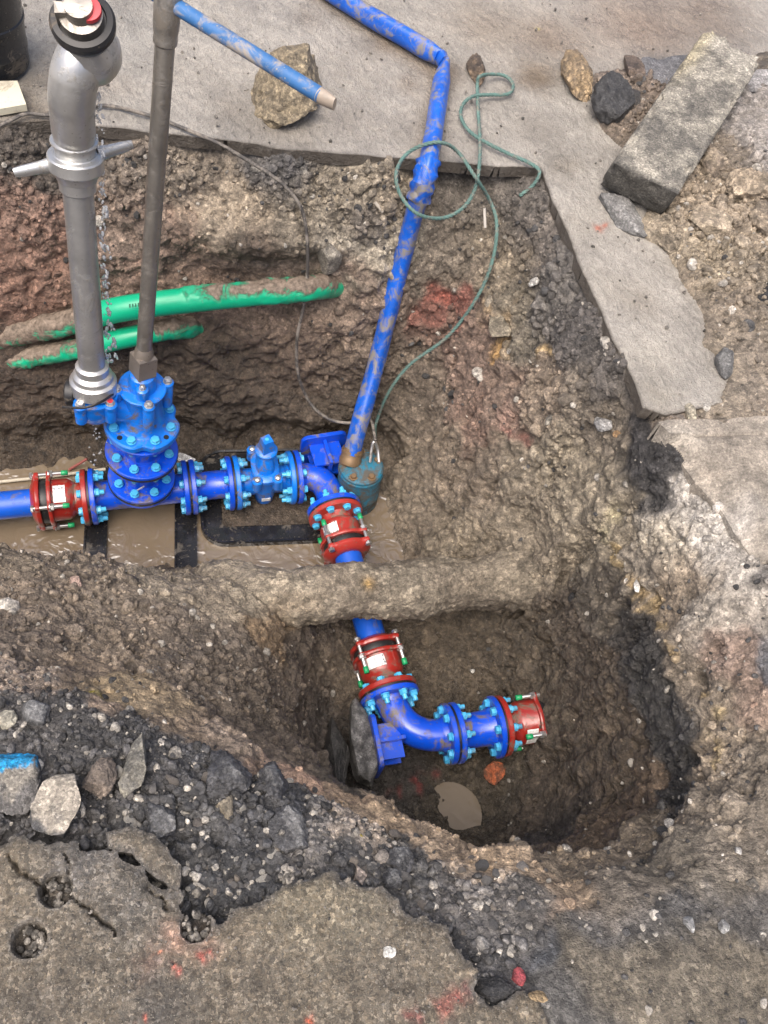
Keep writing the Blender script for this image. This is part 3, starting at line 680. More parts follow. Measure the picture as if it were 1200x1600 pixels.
def col_far(P, d):
    hose_a, hose_b = at(400, -80, 0), at(690, 110, 0)
    c, wt = blobs(P, (.36, .335, .295), .35, [
        (200, 60, 160, (.33, .315, .285), .55, .8), (300, 110, 90, (.36, .33, .285), .3, .7), (60, 120, 60, (.20, .175, .14), .7, .8), (60, 180, 50, (.18, .15, .115), .6, .8), (20, 160, 40, (.17, .14, .105), .8, .7),
        (560, 110, 90, (.33, .30, .255), .4, .7), (540, 190, 60, (.20, .18, .155), .4, .7), (440, 200, 60, (.23, .205, .17), .6, .7), (620, 200, 60, (.35, .32, .275), .3, .6),
        (760, 40, 90, (.26, .215, .165), .75, .8), (860, 60, 70, (.24, .19, .14), .8, .9), (1000, 40, 120, (.25, .195, .15), .7, .95), (1100, 20, 100, (.23, .185, .145), .6, .9), (600, 70, 26, (.24, .20, .155), .8, .7), (640, 130, 22, (.24, .20, .155), .8, .7), (480, 30, 30, (.25, .215, .17), .7, .6), (360, 170, 40, (.27, .24, .20), .6, .6), (180, 140, 40, (.25, .22, .185), .7, .6), (330, 40, 30, (.27, .245, .205), .7, .6), (840, 120, 40, (.20, .15, .095), .9, .9), (830, 200, 60, (.30, .27, .225), .4, .7), (880, 260, 40, (.25, .22, .175), .5, .7),
        (900, 350, 60, (.37, .34, .29), .25, .8), (950, 450, 50, (.36, .33, .28), .25, .7), (1010, 560, 60, (.40, .37, .315), .2, .8), (1030, 620, 40, (.34, .31, .255), .25, .7), (1000, 470, 40, (.30, .27, .225), .3, .7),
        (1040, 110, 40, (.10, .10, .105), .4, .95), (1060, 130, 30, (.085, .085, .09), .4, .95),
        (938, 358, 7, (.50, .12, .06), .2, .9), (945, 352, 4, (.50, .12, .06), .2, .9), (845, 45, 5, (.5, .42, .08), .2, .8)])
    k = near_line(P, hose_a, hose_b, .07) * .8
    c = c * (1 - k[:, None]) + k[:, None] * np.array([.17, .125, .08]); wt = wt * (1 - k) + k * .95
    k = near_line(P, hose_b, at(668, 250, 0), .05) * .6
    c = c * (1 - k[:, None]) + k[:, None] * np.array([.20, .155, .11]); wt = wt * (1 - k) + k * .8
    dn = sstep(-.45, .1, fbm(P * 3 + 8, 4))
    c *= (.82 + .18 * dn)[:, None]
    k = sstep(.012, -.004, d)
    c = c * (1 - k[:, None]) + k[:, None] * np.array([.10, .085, .068])
    return c, wt
road_far = slab('road', FAR_ROAD, .0085, 0.0, .04, rel_far, col_far, M_SLURRY, edge_noise=.012, edge_freq=7, box=((-2.2, 1.0), (2.4, 4.7)))
tag(road_far, 'pale wet mud-smeared road with saw-cut edge beyond the trench', 'road', kind='structure')

# near road: worn asphalt with exposed stones, core holes and cracks
def asphalt_material():
    n = NT('asphalt')
    base = n.attr('Col').outputs['Color']; wet = n.attr('Wet').outputs['Fac']
    warp = n.n('ShaderNodeTexNoise'); warp.inputs['Scale'].default_value = 60; warp.inputs['Detail'].default_value = 3; n.l(n.tc.outputs['Object'], warp.inputs['Vector'])
    vm = n.n('ShaderNodeVectorMath', operation='MULTIPLY_ADD'); n.l(warp.outputs['Color'], vm.inputs[0]); vm.inputs[1].default_value = (.016, .016, .016); n.l(n.tc.outputs['Object'], vm.inputs[2])
    v1 = n.vor(175, vec=vm.outputs[0]); v1.distance = 'MANHATTAN'; v2 = n.vor(360); nz = n.noise(30, 6, .65); nf = n.noise(300, 5, .7); nb = n.noise(6, 5, .6)
    sc = n.n('ShaderNodeSeparateColor'); n.l(v1.outputs['Color'], sc.inputs[0])
    c = n.mix(1.0, base, n.ramp(sc.outputs[0], [(0, .58), (.45, .92), (.8, 1.15), (1, 2.0)]), 'MULTIPLY')
    c = n.mix(n.math('MULTIPLY', sc.outputs[2], .30), c, n.mix(1.0, c, (1.25, 1.0, .70), 'MULTIPLY'))
    c = n.mix(1.0, c, n.ramp(nz, [(.3, .62), (.7, 1.4)]), 'MULTIPLY')
    c = n.mix(1.0, c, n.ramp(nf, [(.3, .55), (.7, 1.45)]), 'MULTIPLY')
    c = n.mix(1.0, c, n.ramp(nb, [(.3, .85), (.7, 1.15)]), 'MULTIPLY')
    s2 = n.n('ShaderNodeSeparateColor'); n.l(v2.outputs['Color'], s2.inputs[0])
    spot = n.math('MULTIPLY', n.math('GREATER_THAN', s2.outputs[0], .94), n.math('LESS_THAN', v2.outputs['Distance'], .35))
    c = n.mix(n.math('MULTIPLY', spot, .7), c, (.36, .33, .26))
    h = n.math('ADD', n.math('MULTIPLY', sc.outputs[1], .45), n.math('ADD', n.math('MULTIPLY', nf, 1.2), n.math('MULTIPLY', nz, 1.0)))
    n.bump(h, .8, .006)
    r = n.math('SUBTRACT', n.math('ADD', .50, n.math('MULTIPLY', sc.outputs[1], .28)), n.math('MULTIPLY', wet, .25))
    return n.set(Base_Color=c, Roughness=r)
M_ASPHALT = asphalt_material()
HOLES = [(87, 1390, 26), (45, 1468, 26), (306, 1446, 24), (449, 1362, 15)]
CRACKS = [[(8, 1335), (22, 1350), (40, 1366), (58, 1378), (66, 1392)], [(112, 1402), (128, 1414), (146, 1428), (160, 1440), (182, 1456)], [(230, 1385), (252, 1402), (262, 1420)], [(100, 1330), (112, 1350), (108, 1362)], [(865, 1600), (858, 1570), (848, 1545)]]
def rel_near(p, d):
    w1, w2, cid = worley(p * 105, True)
    w3, _ = worley(p * 52 + 5)
    h = (cid - .5) * .0030 * sstep(.0, .2, w2 - w1) + (.5 - w3) * .0010 + fbm(p * 6, 4) * .012 + fbm(p * 45, 4) * .005
    for px, py, r in HOLES:
        c = at(px, py, 0); R = r / 820.0
        dd = np.hypot(p[:, 0] - c[0], p[:, 1] - c[1])
        h -= sstep(R, R - .004, dd) * .034
    pw = p.copy(); pw[:, 0] += fbm(p * 45 + 7, 3) * .012; pw[:, 1] += fbm(p * 45 + 19, 3) * .012
    wv = .0016 + .0022 * sstep(-.3, .3, fbm(p * 25, 2))
    for ln in CRACKS:
        for a_, b_ in zip(ln[:-1], ln[1:]):
            h = np.minimum(h, h - near_line(pw, at(*a_, 0), at(*b_, 0), wv) * .018)
    return h - sstep(.03, -.005, d) * .012
def col_near(P, d):
    c, wt = blobs(P, (.15, .132, .102), .3, [
        (460, 1420, 90, (.19, .17, .125), .1, .85), (560, 1430, 60, (.18, .165, .125), .1, .7), (330, 1470, 60, (.18, .15, .11), .1, .7), (200, 1420, 80, (.13, .125, .115), .2, .8), (120, 1350, 60, (.12, .118, .115), .2, .8), (150, 1520, 90, (.125, .112, .09), .3, .6), (400, 1530, 100, (.115, .102, .082), .4, .8), (600, 1530, 90, (.12, .108, .088), .35, .8), (60, 1580, 90, (.105, .094, .078), .4, .8), (250, 1580, 70, (.075, .072, .068), .4, .8), (680, 1470, 40, (.14, .125, .10), .2, .7),
        (270, 1465, 26, (.33, .22, .17), .1, .8), (320, 1475, 24, (.28, .19, .15), .1, .7), (230, 1510, 20, (.20, .13, .11), .1, .5),
        (248, 1491, 5, (.62, .17, .07), .1, .95), (272, 1513, 6, (.55, .15, .12), .1, .8), (320, 1487, 6, (.50, .13, .10), .1, .8), (228, 1595, 6, (.50, .12, .08), .1, .8), (477, 1597, 6, (.55, .11, .05), .1, .9),
        (712, 1560, 16, (.25, .05, .045), .2, .6), (728, 1540, 10, (.25, .05, .045), .2, .55), (640, 1585, 14, (.20, .04, .045), .2, .6), (700, 1575, 12, (.24, .05, .045), .2, .5)], warp=.03, freq=26)
    for px, py, r in HOLES:
        q = at(px, py, 0); R = r / 820.0
        dd = np.hypot(P[:, 0] - q[0], P[:, 1] - q[1])
        k = np.exp(-((dd - R) / .004) ** 2) * .35
        c = c * (1 - k[:, None]) + k[:, None] * np.array([.30, .29, .27])
        k = sstep(R, R - .006, dd) * .8
        c = c * (1 - k[:, None]) + k[:, None] * np.array([.05, .045, .04])
    k = sstep(.02, -.002, d)
    c = c * (1 - .7 * k[:, None]) + .7 * k[:, None] * np.array([.085, .085, .085])
    return c, wt
road_near = slab('road', NEAR_ROAD, .0036, 0.0, .05, rel_near, col_near, M_ASPHALT, edge_noise=.025, box=((-.85, -.12), (1.4, 1.0)))
tag(road_near, 'worn grey-brown asphalt with core holes in the near foreground', 'road', kind='structure')
pl = slab('asphalt_piece', NEAR_PIECE, .0036, -.004, .045, rel_near, col_near, M_ASPHALT, parent=road_near, edge_noise=.01, lean=lambda x, y: (y - NEAR_PIECE[:, 1].mean()) * -.10)

# concrete haunch at the right, its broken end blackened
def rel_con(p, d): return fbm(p * 3, 3) * .01 + fbm(p * 25, 4) * .005 - sstep(.07, -.004, d) * .045 * (p[:, 1] < 1.30)
def col_con(P, d):
    c, wt = blobs(P, (.25, .22, .18), .1, [(1130, 700, 60, (.27, .235, .19), .1, .8), (1180, 760, 60, (.20, .175, .14), .1, .7), (1060, 680, 30, (.34, .31, .26), .1, .8), (1160, 810, 40, (.33, .31, .28), .1, .7), (1110, 730, 30, (.18, .155, .125), .1, .6)])
    return c, wt
concrete = slab('pavement', CONCRETE, .0065, .02, .08, rel_con, col_con, soil_material('concrete_dusty', 1.3, .97, .5, .8, cell=.3), edge_noise=.004, box=((.5, .5), (2.3, 2.2)))
tag(concrete, 'dusty concrete strip at the right edge beside the pit', 'pavement', kind='structure')

# the street going on around the dig
def street_sheet(rects, z, stops, label):
    b = MB()
    for lo, hi in rects:
        b.add([(lo[0], lo[1], z), (hi[0], lo[1], z), (hi[0], hi[1], z), (lo[0], hi[1], z)], [(0, 1, 2, 3)])
    n = NT('street'); nz = n.noise(3, 6, .6); nf = n.noise(150, 5, .65); n.bump(nf, .6, .006)
    c = n.mix(1.0, n.ramp(nz, stops), n.ramp(nf, [(.3, .6), (.7, 1.4)]), 'MULTIPLY')
    n.set(Base_Color=c, Roughness=.55)
    return tag(b.build('street', n.m), label, 'street', kind='structure')
street_sheet((((-30, 4.5), (30, 40)), ((-30, 1.3), (-2.15, 4.5)), ((2.35, 1.3), (30, 4.5))), -.006, [(.3, (.26, .235, .20)), (.7, (.36, .335, .295))], 'muddy street surface continuing beyond the excavation')
street_sheet((((-30, -30), (30, -.115)), ((-30, -.115), (-.84, .55)), ((2.35, -.115), (30, 1.3)), ((-30, .55), (-2.9, 1.3))), -.006, [(.3, (.10, .09, .07)), (.7, (.16, .142, .11))], 'grey-brown asphalt street continuing on the near side')
# ================================================================ materials of made things
def paint(name, col, rough=.32, mud=.5, mudcol=(.14, .115, .085), var=.12, coat=.0, metal=0.0, scale=1.0):
    """enamel or metal with splashed mud and small scuffs"""
    n = NT(name)
    nz = n.noise(9 * scale, 5, .6); nf = n.noise(70 * scale, 4, .6); nm = n.noise(15 * scale, 7, .72, dist=.6)
    c = n.mix(n.math('MULTIPLY', nz, 1.0), [q * (1 - var * 1.6) for q in col], [min(1, q * (1 + var * 1.6)) for q in col])
    hi = .675 - .13 * mud
    mk = n.ramp(nm, [(hi - .07, 0.0), (hi - .01, .55), (hi + .05, 1.0)])
    sp = n.vor(130 * scale); ss = n.n('ShaderNodeSeparateColor'); n.l(sp.outputs['Color'], ss.inputs[0])
    dot = n.math('MULTIPLY', n.math('GREATER_THAN', ss.outputs[0], .93), n.math('LESS_THAN', sp.outputs['Distance'], .3))
    film = n.math('MULTIPLY', n.ramp(nf, [(.55, 0.0), (.8, .25)]), min(1, mud * 1.3))
    k = n.math('MAXIMUM', n.math('MAXIMUM', mk, n.math('MULTIPLY', dot, .75 * min(1, mud * 1.6))), film)
    c = n.mix(k, c, mudcol)
    r = n.math('ADD', rough, n.math('MULTIPLY', k, .4), True)
    n.bump(n.math('ADD', n.math('MULTIPLY', nf, .25), n.math('MULTIPLY', mk, 1.0)), .25, .003)
    n.set(Base_Color=c, Roughness=r, Metallic=metal, Coat_Weight=coat, Coat_Roughness=.15)
    return n.m
M_BLUE = paint('blue_epoxy', (.003, .066, .56), .28, .62, coat=.3)
M_AZURE = paint('azure_epoxy', (.004, .16, .64), .28, .55, coat=.3)
M_RED = paint('red_epoxy', (.28, .020, .014), .28, .6, coat=.3)
M_REDDUSTY = paint('red_epoxy_muddy', (.34, .032, .024), .35, .55)
M_PEBLUE = paint('blue_plastic', (.006, .085, .50), .38, .4)
M_BOLT = paint('cyan_coated_steel', (.07, .40, .66), .30, .3, var=.2)
M_STEEL = paint('bright_steel', (.55, .54, .52), .3, .3, metal=.85)
M_ALU = paint('cast_aluminium', (.56, .56, .545), .36, .45, mudcol=(.33, .31, .275), metal=.8, var=.28)
M_TUBE = paint('dull_steel_tube', (.33, .31, .28), .32, .7, mudcol=(.25, .225, .19), metal=.8, var=.4)
M_RUBBER = paint('black_rubber', (.012, .012, .013), .45, .35, var=.2)
M_BLACK = paint('black_plastic', (.014, .015, .017), .22, .35, var=.2)
M_GREENTIP = paint('green_plastic_cap', (.01, .28, .10), .4, .2)
M_REDTIP = paint('red_plastic', (.62, .05, .06), .35, .1)
M_PUMP = paint('turquoise_paint_worn', (.012, .14, .22), .4, 1.35, mudcol=(.075, .068, .055), var=.3)
M_RUST = paint('rusty_steel', (.20, .13, .07), .5, .5, metal=.4)
def sticker_material():
    n = NT('printed_label')
    br = n.n('ShaderNodeTexBrick'); n.l(n.tc.outputs['Object'], br.inputs['Vector'])
    br.inputs['Scale'].default_value = 1.0; br.inputs['Brick Width'].default_value = .011; br.inputs['Row Height'].default_value = .006
    br.inputs['Mortar Size'].default_value = .0016; br.inputs['Color1'].default_value = (.05, .05, .06, 1); br.inputs['Color2'].default_value = (.62, .62, .60, 1); br.inputs['Mortar'].default_value = (.7, .7, .68, 1)
    return n.set(Base_Color=n.mix(n.ramp(n.noise(260, 2), [(.45, 0.0), (.55, 1.0)]), (.70, .70, .68), br.outputs['Color']), Roughness=.4)
M_STICKER = sticker_material()

# ---------------------------------------------------------------- shared bolt meshes (axis Z, joint plane at 0)
def bolt_mesh(name, half, rhex=.0135, head=.011, nut=.013, tail=.016, mat=None, seed=0):
    b = MB()
    b.lathe([(.0155, half), (.0155, half + .003)], 14, smooth=False)
    b.hexa(rhex, half + .003, half + .003 + head)
    b.lathe([(.0155, -half - .003), (.0155, -half)], 14, smooth=False)
    b.hexa(rhex, -half - .003 - nut, -half - .003)
    b.lathe([(.0075, -half - .003 - nut - tail), (.0085, -half - .001 - nut - tail), (.0085, half + .004)], 12)
    me = b.mesh(name); me.materials.append(mat); me.set_sharp_from_angle(angle=math.radians(30))
    return me
ME_BOLT = bolt_mesh('bolt', .0225, mat=M_BOLT)
def stud_meshes():
    b = MB()
    b.lathe([(.006, -.062), (.0068, -.060), (.0068, .052)], 12)
    b.hexa(.0125, -.018, -.006); b.lathe([(.0145, -.006), (.0145, -.003)], 14, smooth=False)
    b.hexa(.0115, .048, .058)
    s = b.mesh('stud'); s.materials.append(M_STEEL); s.set_sharp_from_angle(angle=math.radians(30))
    t = MB().lathe([(.0088, -.068), (.009, -.048), (.007, -.046)], 12).mesh('tip'); t.materials.append(M_GREENTIP)
    return s, t
ME_STUD, ME_TIP = stud_meshes()
def ring_bolts(parent, n=8, r=.08, z=0.0, flip=False, off=None, me=ME_BOLT, skip=(), name='bolt'):
    for k in range(n):
        if k in skip: continue
        a = 2 * math.pi * k / n + (math.pi / n if off is None else off)
        M = Matrix.Translation((r * math.cos(a), r * math.sin(a), z))
        if flip: M = M @ Matrix.Rotation(math.pi, 4, 'X')
        M = M @ Matrix.Rotation(random.random() * 1.0, 4, 'Z')
        inst(name, me, parent, M)
def flange_prof(r, z0, z1, hub):
    b = .003
    return [(hub, z0), (r - b, z0), (r, z0 + b), (r, z1 - b), (r - b, z1), (hub, z1)]
def flange(parent, M, mat, r=.10, z0=.004, z1=.0225, hub=.04, name='flange'):
    return MB().lathe(flange_prof(r, z0, z1, hub), 48, closed=True).build(name, mat, parent, M)
def gasket(parent, M, r=.094):
    return MB().lathe([(.04, -.0042), (r, -.0042), (r, .0042), (.04, .0042)], 40, closed=True).build('gasket', M_RUBBER, parent, M)
I4 = Matrix.Identity(4)
def curved_label(parent, rad, a0, a1, z0, z1, M=I4, name='label'):
    V = []; Fs = []; n = 8
    for i in range(n + 1):
        a = a0 + (a1 - a0) * i / n
        for z in (z0, z1): V.append((rad * math.cos(a), rad * math.sin(a), z))
    for i in range(n): Fs.append((2 * i, 2 * i + 2, 2 * i + 3, 2 * i + 1))
    return MB().add(V, Fs).build(name, M_STICKER, parent, M)
def place(o, root, W):
    """give a part the world matrix W under its thing"""
    o.matrix_local = Matrix.Translation(-root.location) @ W
    return o

def flange_adaptor(root, W, mat, label, lab_ang, bolts_flip=False, with_bolts=True):
    """restrained flange adaptor; local +Z runs from the flanged joint to the plain pipe"""
    b = MB()
    b.lathe([(.050, .004), (.097, .004), (.100, .007), (.100, .0195), (.097, .0225), (.060, .0235), (.056, .030), (.056, .046), (.068, .060), (.073, .070), (.074, .118), (.078, .124), (.078, .132), (.056, .132)], 48)
    lobes = lambda a, j: 1.0 + .20 * max(0, math.cos(2 * (a - math.pi / 4) * 2)) ** 6
    b.lathe([(.070, .120), (.086, .121), (.088, .124), (.088, .131), (.086, .134), (.060, .134)], 96, rmod=lambda a, j: lobes(a, j) if j in (1, 2, 3, 4) else 1)
    o = b.build('flange_adaptor', mat, root); place(o, root, W)
    o['label'] = label
    MB().lathe([(.055, .133), (.076, .134), (.078, .146), (.076, .158), (.055, .159)], 40).build('rubber_seal', M_RUBBER, o)
    b = MB()
    b.lathe([(.052, .158), (.085, .159), (.087, .162), (.087, .171), (.083, .176), (.070, .185), (.062, .190), (.052, .190)], 96, rmod=lambda a, j: lobes(a, j) if j in (1, 2, 3, 4) else 1)
    b.build('end_ring', mat, o)
    for k in range(4):
        a = math.pi / 4 + k * math.pi / 2
        M = Matrix.Translation((.0945 * math.cos(a), .0945 * math.sin(a), .130)) @ Matrix.Rotation(random.random(), 4, 'Z')
        inst('stud', ME_STUD, o, M)
        inst('stud_cap', ME_TIP, o, M)
    curved_label(o, .0752, lab_ang - .42, lab_ang + .42, .074, .114)
    gasket(o, I4)
    if with_bolts: ring_bolts(o, flip=bolts_flip)
    return o

# ================================================================ upper pipe assembly in the trench
ZP = -1.0
A_, B_ = at(146, 776, ZP), at(458, 746, ZP)
D1 = (B_ - A_) / np.linalg.norm(B_ - A_)
def on_run(px):
    p = at(px, 776 - (px - 146) * 30 / 312, ZP); return A_ + D1 * ((p - A_) @ D1)
J1, J2, J3, J4 = on_run(140), on_run(296), on_run(364), on_run(459)
J5 = at(523, 800, ZP); J6 = at(607, 1083, -1.02)
D2 = (J6 - J5) * np.array([1, 1, 0]); D2 /= np.linalg.norm(D2)
def cross2(p, d, q, e_):
    t = ((q[0] - p[0]) * e_[1] - (q[1] - p[1]) * e_[0]) / (d[0] * e_[1] - d[1] * e_[0])
    return p + d * t
C1 = cross2(A_, D1, J5, D2)
up_main = empty('water_pipe_assembly', (float(A_[0]), float(A_[1]), -1.16))
tag(up_main, 'blue and red bolted water pipe assembly lying in the flooded upper trench', 'pipework')

# plain pipe on the left and the adaptor that grips it
pp = MB().tube([J1 - D1 * 2.6, J1 - D1 * 1.2, J1 - D1 * .13], .0485, 28).build('pipe', M_PEBLUE, up_main); place(pp, up_main, I4)
flange_adaptor(up_main, frame(J1, -D1), M_RED, 'glossy red flange adaptor at the left end', math.pi / 2 - .25)
# tee
Wt = frame(J1, D1)
L = float(np.linalg.norm(J2 - J1)); tc = float((at(221, 768, ZP) - J1) @ D1)
TEE = J1 + D1 * tc
U = at(222, 655, -.565) - TEE; U /= np.linalg.norm(U)
b = MB()
b.lathe([(.050, .004), (.060, .024), (.053, .040), (.053, L - .040), (.060, L - .024), (.050, L - .004)], 36)
tee = b.build('tee', M_BLUE, up_main); place(tee, up_main, Wt)
Wti = Wt.inverted()
flange(tee, I4, M_BLUE); flange(tee, Matrix.Translation((0, 0, L)) @ Matrix.Rotation(math.pi, 4, 'X'), M_BLUE)
WR = frame(TEE, U, (0, 1, 0))                         # riser frame: Z up the riser
MB().lathe([(.056, .02), (.057, .070), (.110, .071), (.113, .074), (.113, .086), (.110, .089), (.03, .089)], 44).build('branch', M_BLUE, tee, Wti @ WR)
# flanged spool pieces up to the hydrant
def riser_spool(z0, z1, rb, rt, neck, bolts, name, skip=()):
    b = MB(); f = .013
    b.lathe([(.03, z0), (rb - .003, z0), (rb, z0 + .003), (rb, z0 + f), (rb - .003, z0 + f + .003), (neck + .006, z0 + f + .004), (neck, z0 + f + .012), (neck, z1 - f - .012), (neck + .006, z1 - f - .004), (rt - .011, z1 - f - .003), (rt - .008, z1 - f), (rt - .008, z1 - .003), (rt - .011, z1), (.03, z1)], 48)
    o = b.build(name, M_BLUE, up_main); place(o, up_main, WR)
    MB().lathe([(.03, z0 - .006), (rb + .0015, z0 - .006), (rb + .0015, z0 - .0005), (.03, z0 - .0005)], 48, closed=True).build('gasket', M_RUBBER, o)
    for k in range(8):
        if k in skip: continue
        a = 2 * math.pi * (k + .5) / 8 + .12
        inst('bolt', ME_BOLT, o, Matrix.Translation(((rb - .027) * math.cos(a), (rb - .027) * math.sin(a), z0)) @ Matrix.Rotation(random.random(), 4, 'Z'))
    return o
hz = float(np.linalg.norm(at(222, 655, -.565) - TEE))
sp1 = riser_spool(.095, hz - .188, .113, .118, .062, 8, 'spool')
MB().box((-.015, -.0635, .142), (.012, -.0622, .150)).build('label', M_STICKER, sp1, Matrix.Rotation(.5, 4, 'Z') @ Matrix.Rotation(-.25, 4, 'Y'))
sp2 = riser_spool(hz - .182, hz - .040, .118, .118, .064, 8, 'spool')
# spool between tee and valve
L2 = float(np.linalg.norm(J3 - J2))
b = MB().lathe([(.050, .004), (.060, .024), (.052, .038), (.052, L2 - .038), (.060, L2 - .024), (.050, L2 - .004)], 36)
sp3 = b.build('spool', M_BLUE, up_main); place(sp3, up_main, frame(J2, D1))
flange(sp3, I4, M_BLUE); flange(sp3, Matrix.Translation((0, 0, L2)) @ Matrix.Rotation(math.pi, 4, 'X'), M_BLUE)
gasket(sp3, I4); ring_bolts(sp3, flip=True)
# gate valve
Lv = float(np.linalg.norm(J4 - J3)); Wv = frame(J3, D1)
b = MB().lathe([(.050, .004), (.060, .024), (.050, .038), (.050, Lv - .038), (.060, Lv - .024), (.050, Lv - .004)], 36)
def loft(b, rings, n=28, M=None, p=3.0):
    V = []; Fs = []
    for y, ax, az in rings:
        for i in range(n):
            a = 2 * math.pi * i / n; c, s_ = math.cos(a), math.sin(a)
            V.append((ax * math.copysign(abs(c) ** (2 / p), c), y, az * math.copysign(abs(s_) ** (2 / p), s_)))
    for j in range(len(rings) - 1):
        for i in range(n):
            i2 = (i + 1) % n
            Fs.append((j * n + i, (j + 1) * n + i, (j + 1) * n + i2, j * n + i2))
    Fs.append(tuple(range(n))); Fs.append(tuple(reversed([(len(rings) - 1) * n + i for i in range(n)])))
    return b.add(V, Fs, M)
Mc = Matrix.Translation((0, 0, Lv / 2))
loft(b, [(-.092, .020, .014), (-.088, .042, .026), (-.07, .060, .034), (-.02, .068, .038), (.03, .066, .038), (.07, .064, .038), (.082, .066, .040)], M=Mc)
valve = b.build('gate_valve', M_AZURE, up_main); place(valve, up_main, Wv)
valve['label'] = 'bright blue gate valve with square stem cap'
flange(valve, I4, M_AZURE); flange(valve, Matrix.Translation((0, 0, Lv)) @ Matrix.Rotation(math.pi, 4, 'X'), M_AZURE)
gasket(valve, I4); ring_bolts(valve, flip=True)
b = MB()
def lug_ring(y, ax, az, grow): return (y, ax * grow, az * grow)
loft(b, [(.082, .072, .044), (.086, .077, .049), (.102, .077, .049), (.106, .072, .045), (.108, .050, .034), (.130, .044, .032), (.160, .034, .028), (.172, .027, .025), (.176, .02, .02)], M=Mc, p=2.6)
for sx in (-1, 1):
    for sz in (-1, 1):
        b.lathe([(.019, .058), (.0195, .107), (.016, .111)], 18, Mc @ Matrix.Translation((sx * .066, 0, sz * .036)) @ Matrix.Rotation(-math.pi / 2, 4, 'X'))
bon = b.build('bonnet', M_AZURE, valve)
for sx in (-1, 1):
    for sz in (-1, 1):
        MB().lathe([(.0125, .108), (.0125, .114), (.010, .119), (.004, .1215), (0, .122)], 16, Mc @ Matrix.Translation((sx * .066, 0, sz * .036)) @ Matrix.Rotation(-math.pi / 2, 4, 'X')).build('cap_screw', M_STEEL, valve)
MB().lathe([(.021, .168), (.022, .182), (.018, .184)], 24, Mc @ Matrix.Rotation(-math.pi / 2, 4, 'X')).build('gland', M_STEEL, valve)
b = MB()
R_ = Mc @ Matrix.Rotation(-math.pi / 2, 4, 'X')
b.lathe([(.020, .186), (.037, .188), (.039, .194), (.039, .200), (.035, .204), (.024, .208)], 28, R_)
for z0, z1, h0, h1 in ((.204, .262, .023, .0165),):
    b.add([(-h0, -h0, z0), (h0, -h0, z0), (h0, h0, z0), (-h0, h0, z0), (-h1, -h1, z1), (h1, -h1, z1), (h1, h1, z1), (-h1, h1, z1)], [(3, 2, 1, 0), (4, 5, 6, 7), (0, 1, 5, 4), (1, 2, 6, 5), (2, 3, 7, 6), (3, 0, 4, 7)], R_ @ Matrix.Rotation(.35, 4, 'Z'), False)
sc_ = b.build('stem_cap', M_AZURE, valve)
b = MB().lathe([(0.0, .2635), (.007, .2635), (.007, .262)], 10, R_); b.build('cap_bolt', M_BOLT, valve)
MB().box((-.069, -.035, -.016), (-.0665, -.018, .016), Mc).build('label', M_STICKER, valve, Matrix.Identity(4))
# 90 degree duckfoot bends
def duckfoot_bend(root, Ja, da, Jb, db, corner, W, rad, name_label, foot_dir, foot_at, pw=.088, ph=.085):
    Wi = W.inverted()
    def P(p): return Wi @ Vector(p)
    la = np.linalg.norm(corner - Ja); lb = np.linalg.norm(Jb - corner)
    r = min(la, lb) - .03
    pts = [Ja + da * .004, Ja + da * (la - r)]
    s0 = corner - da * r; e0 = corner + db * r
    for k in range(1, 14):
        t = k / 14; pts.append((1 - t) ** 2 * s0 + 2 * t * (1 - t) * (corner * .92 + (s0 + e0) * .04) + t * t * e0)
    pts += [e0, Jb - db * .004]
    b = MB().tube([P(p) for p in pts], rad, 32)
    bend = b.build('duckfoot_bend', M_BLUE, root); place(bend, root, W); bend['label'] = name_label
    Ma = Wi @ frame(Ja, da); Mb_ = Wi @ frame(Jb, -db)
    flange(bend, Ma, M_BLUE); flange(bend, Mb_, M_BLUE)
    for Mx, dd in ((Ma, 1), (Mb_, -1)):
        MB().lathe([(.060, .022), (.060, .026), (rad, .042)], 36, Mx, caps=False).build('hub', M_BLUE, bend)
    fd = np.asarray(foot_dir); c = np.asarray(foot_at)
    F = Wi @ frame(c, fd)                                # Z = outward from the bend
    b = MB()
    out = []
    for cx, cy, a0 in ((pw - .028, ph - .028, 0), (-pw + .028, ph - .028, 90), (-pw + .028, -ph + .028, 180), (pw - .028, -ph + .028, 270)):
        for k in range(6):
            a = math.radians(a0 + 18 * k); out.append((cx + .028 * math.cos(a), cy + .028 * math.sin(a)))
    b.prism(out, 0, .016, F, .002)
    b.build('foot_plate', M_BLUE, bend)
    back = float(np.linalg.norm((corner - c) @ fd)) + .0
    b = MB()
    b.box((-.006, -.062, -back), (.006, .062, .001), F)
    b.box((-.058, .030, -back + .01), (.058, .040, .0005), F)
    b.box((-.058, -.040, -back + .01), (.058, -.030, .0005), F)
    b.build('rib', M_BLUE, bend)
    return bend, Ma, Mb_
W_b1 = frame(C1, D1)
bend1, Ma, Mb1 = duckfoot_bend(up_main, J4, D1, J5, D2, C1, W_b1, .051, 'blue duckfoot bend with upright foot plate', -D2, C1 - D2 * .105 + D1 * .025 + np.array([0, 0, .012]))
g = gasket(bend1, Ma)
for k in range(8):
    a = 2 * math.pi * (k + .5) / 8
    inst('bolt', ME_BOLT, bend1, Ma @ Matrix.Translation((.08 * math.cos(a), .08 * math.sin(a), 0)) @ Matrix.Rotation(random.random(), 4, 'Z'))
ad2 = flange_adaptor(up_main, frame(J5, D2), M_REDDUSTY, 'muddy red flange adaptor below the bend', 2.3)
# pipe passing under the mud-caked crossing
pp2 = MB().tube([J5 + D2 * .12, (J5 + J6) / 2 + np.array([0, 0, .004]), J6 - D2 * .13], .0485, 28).build('pipe', M_PEBLUE, up_main); place(pp2, up_main, I4)

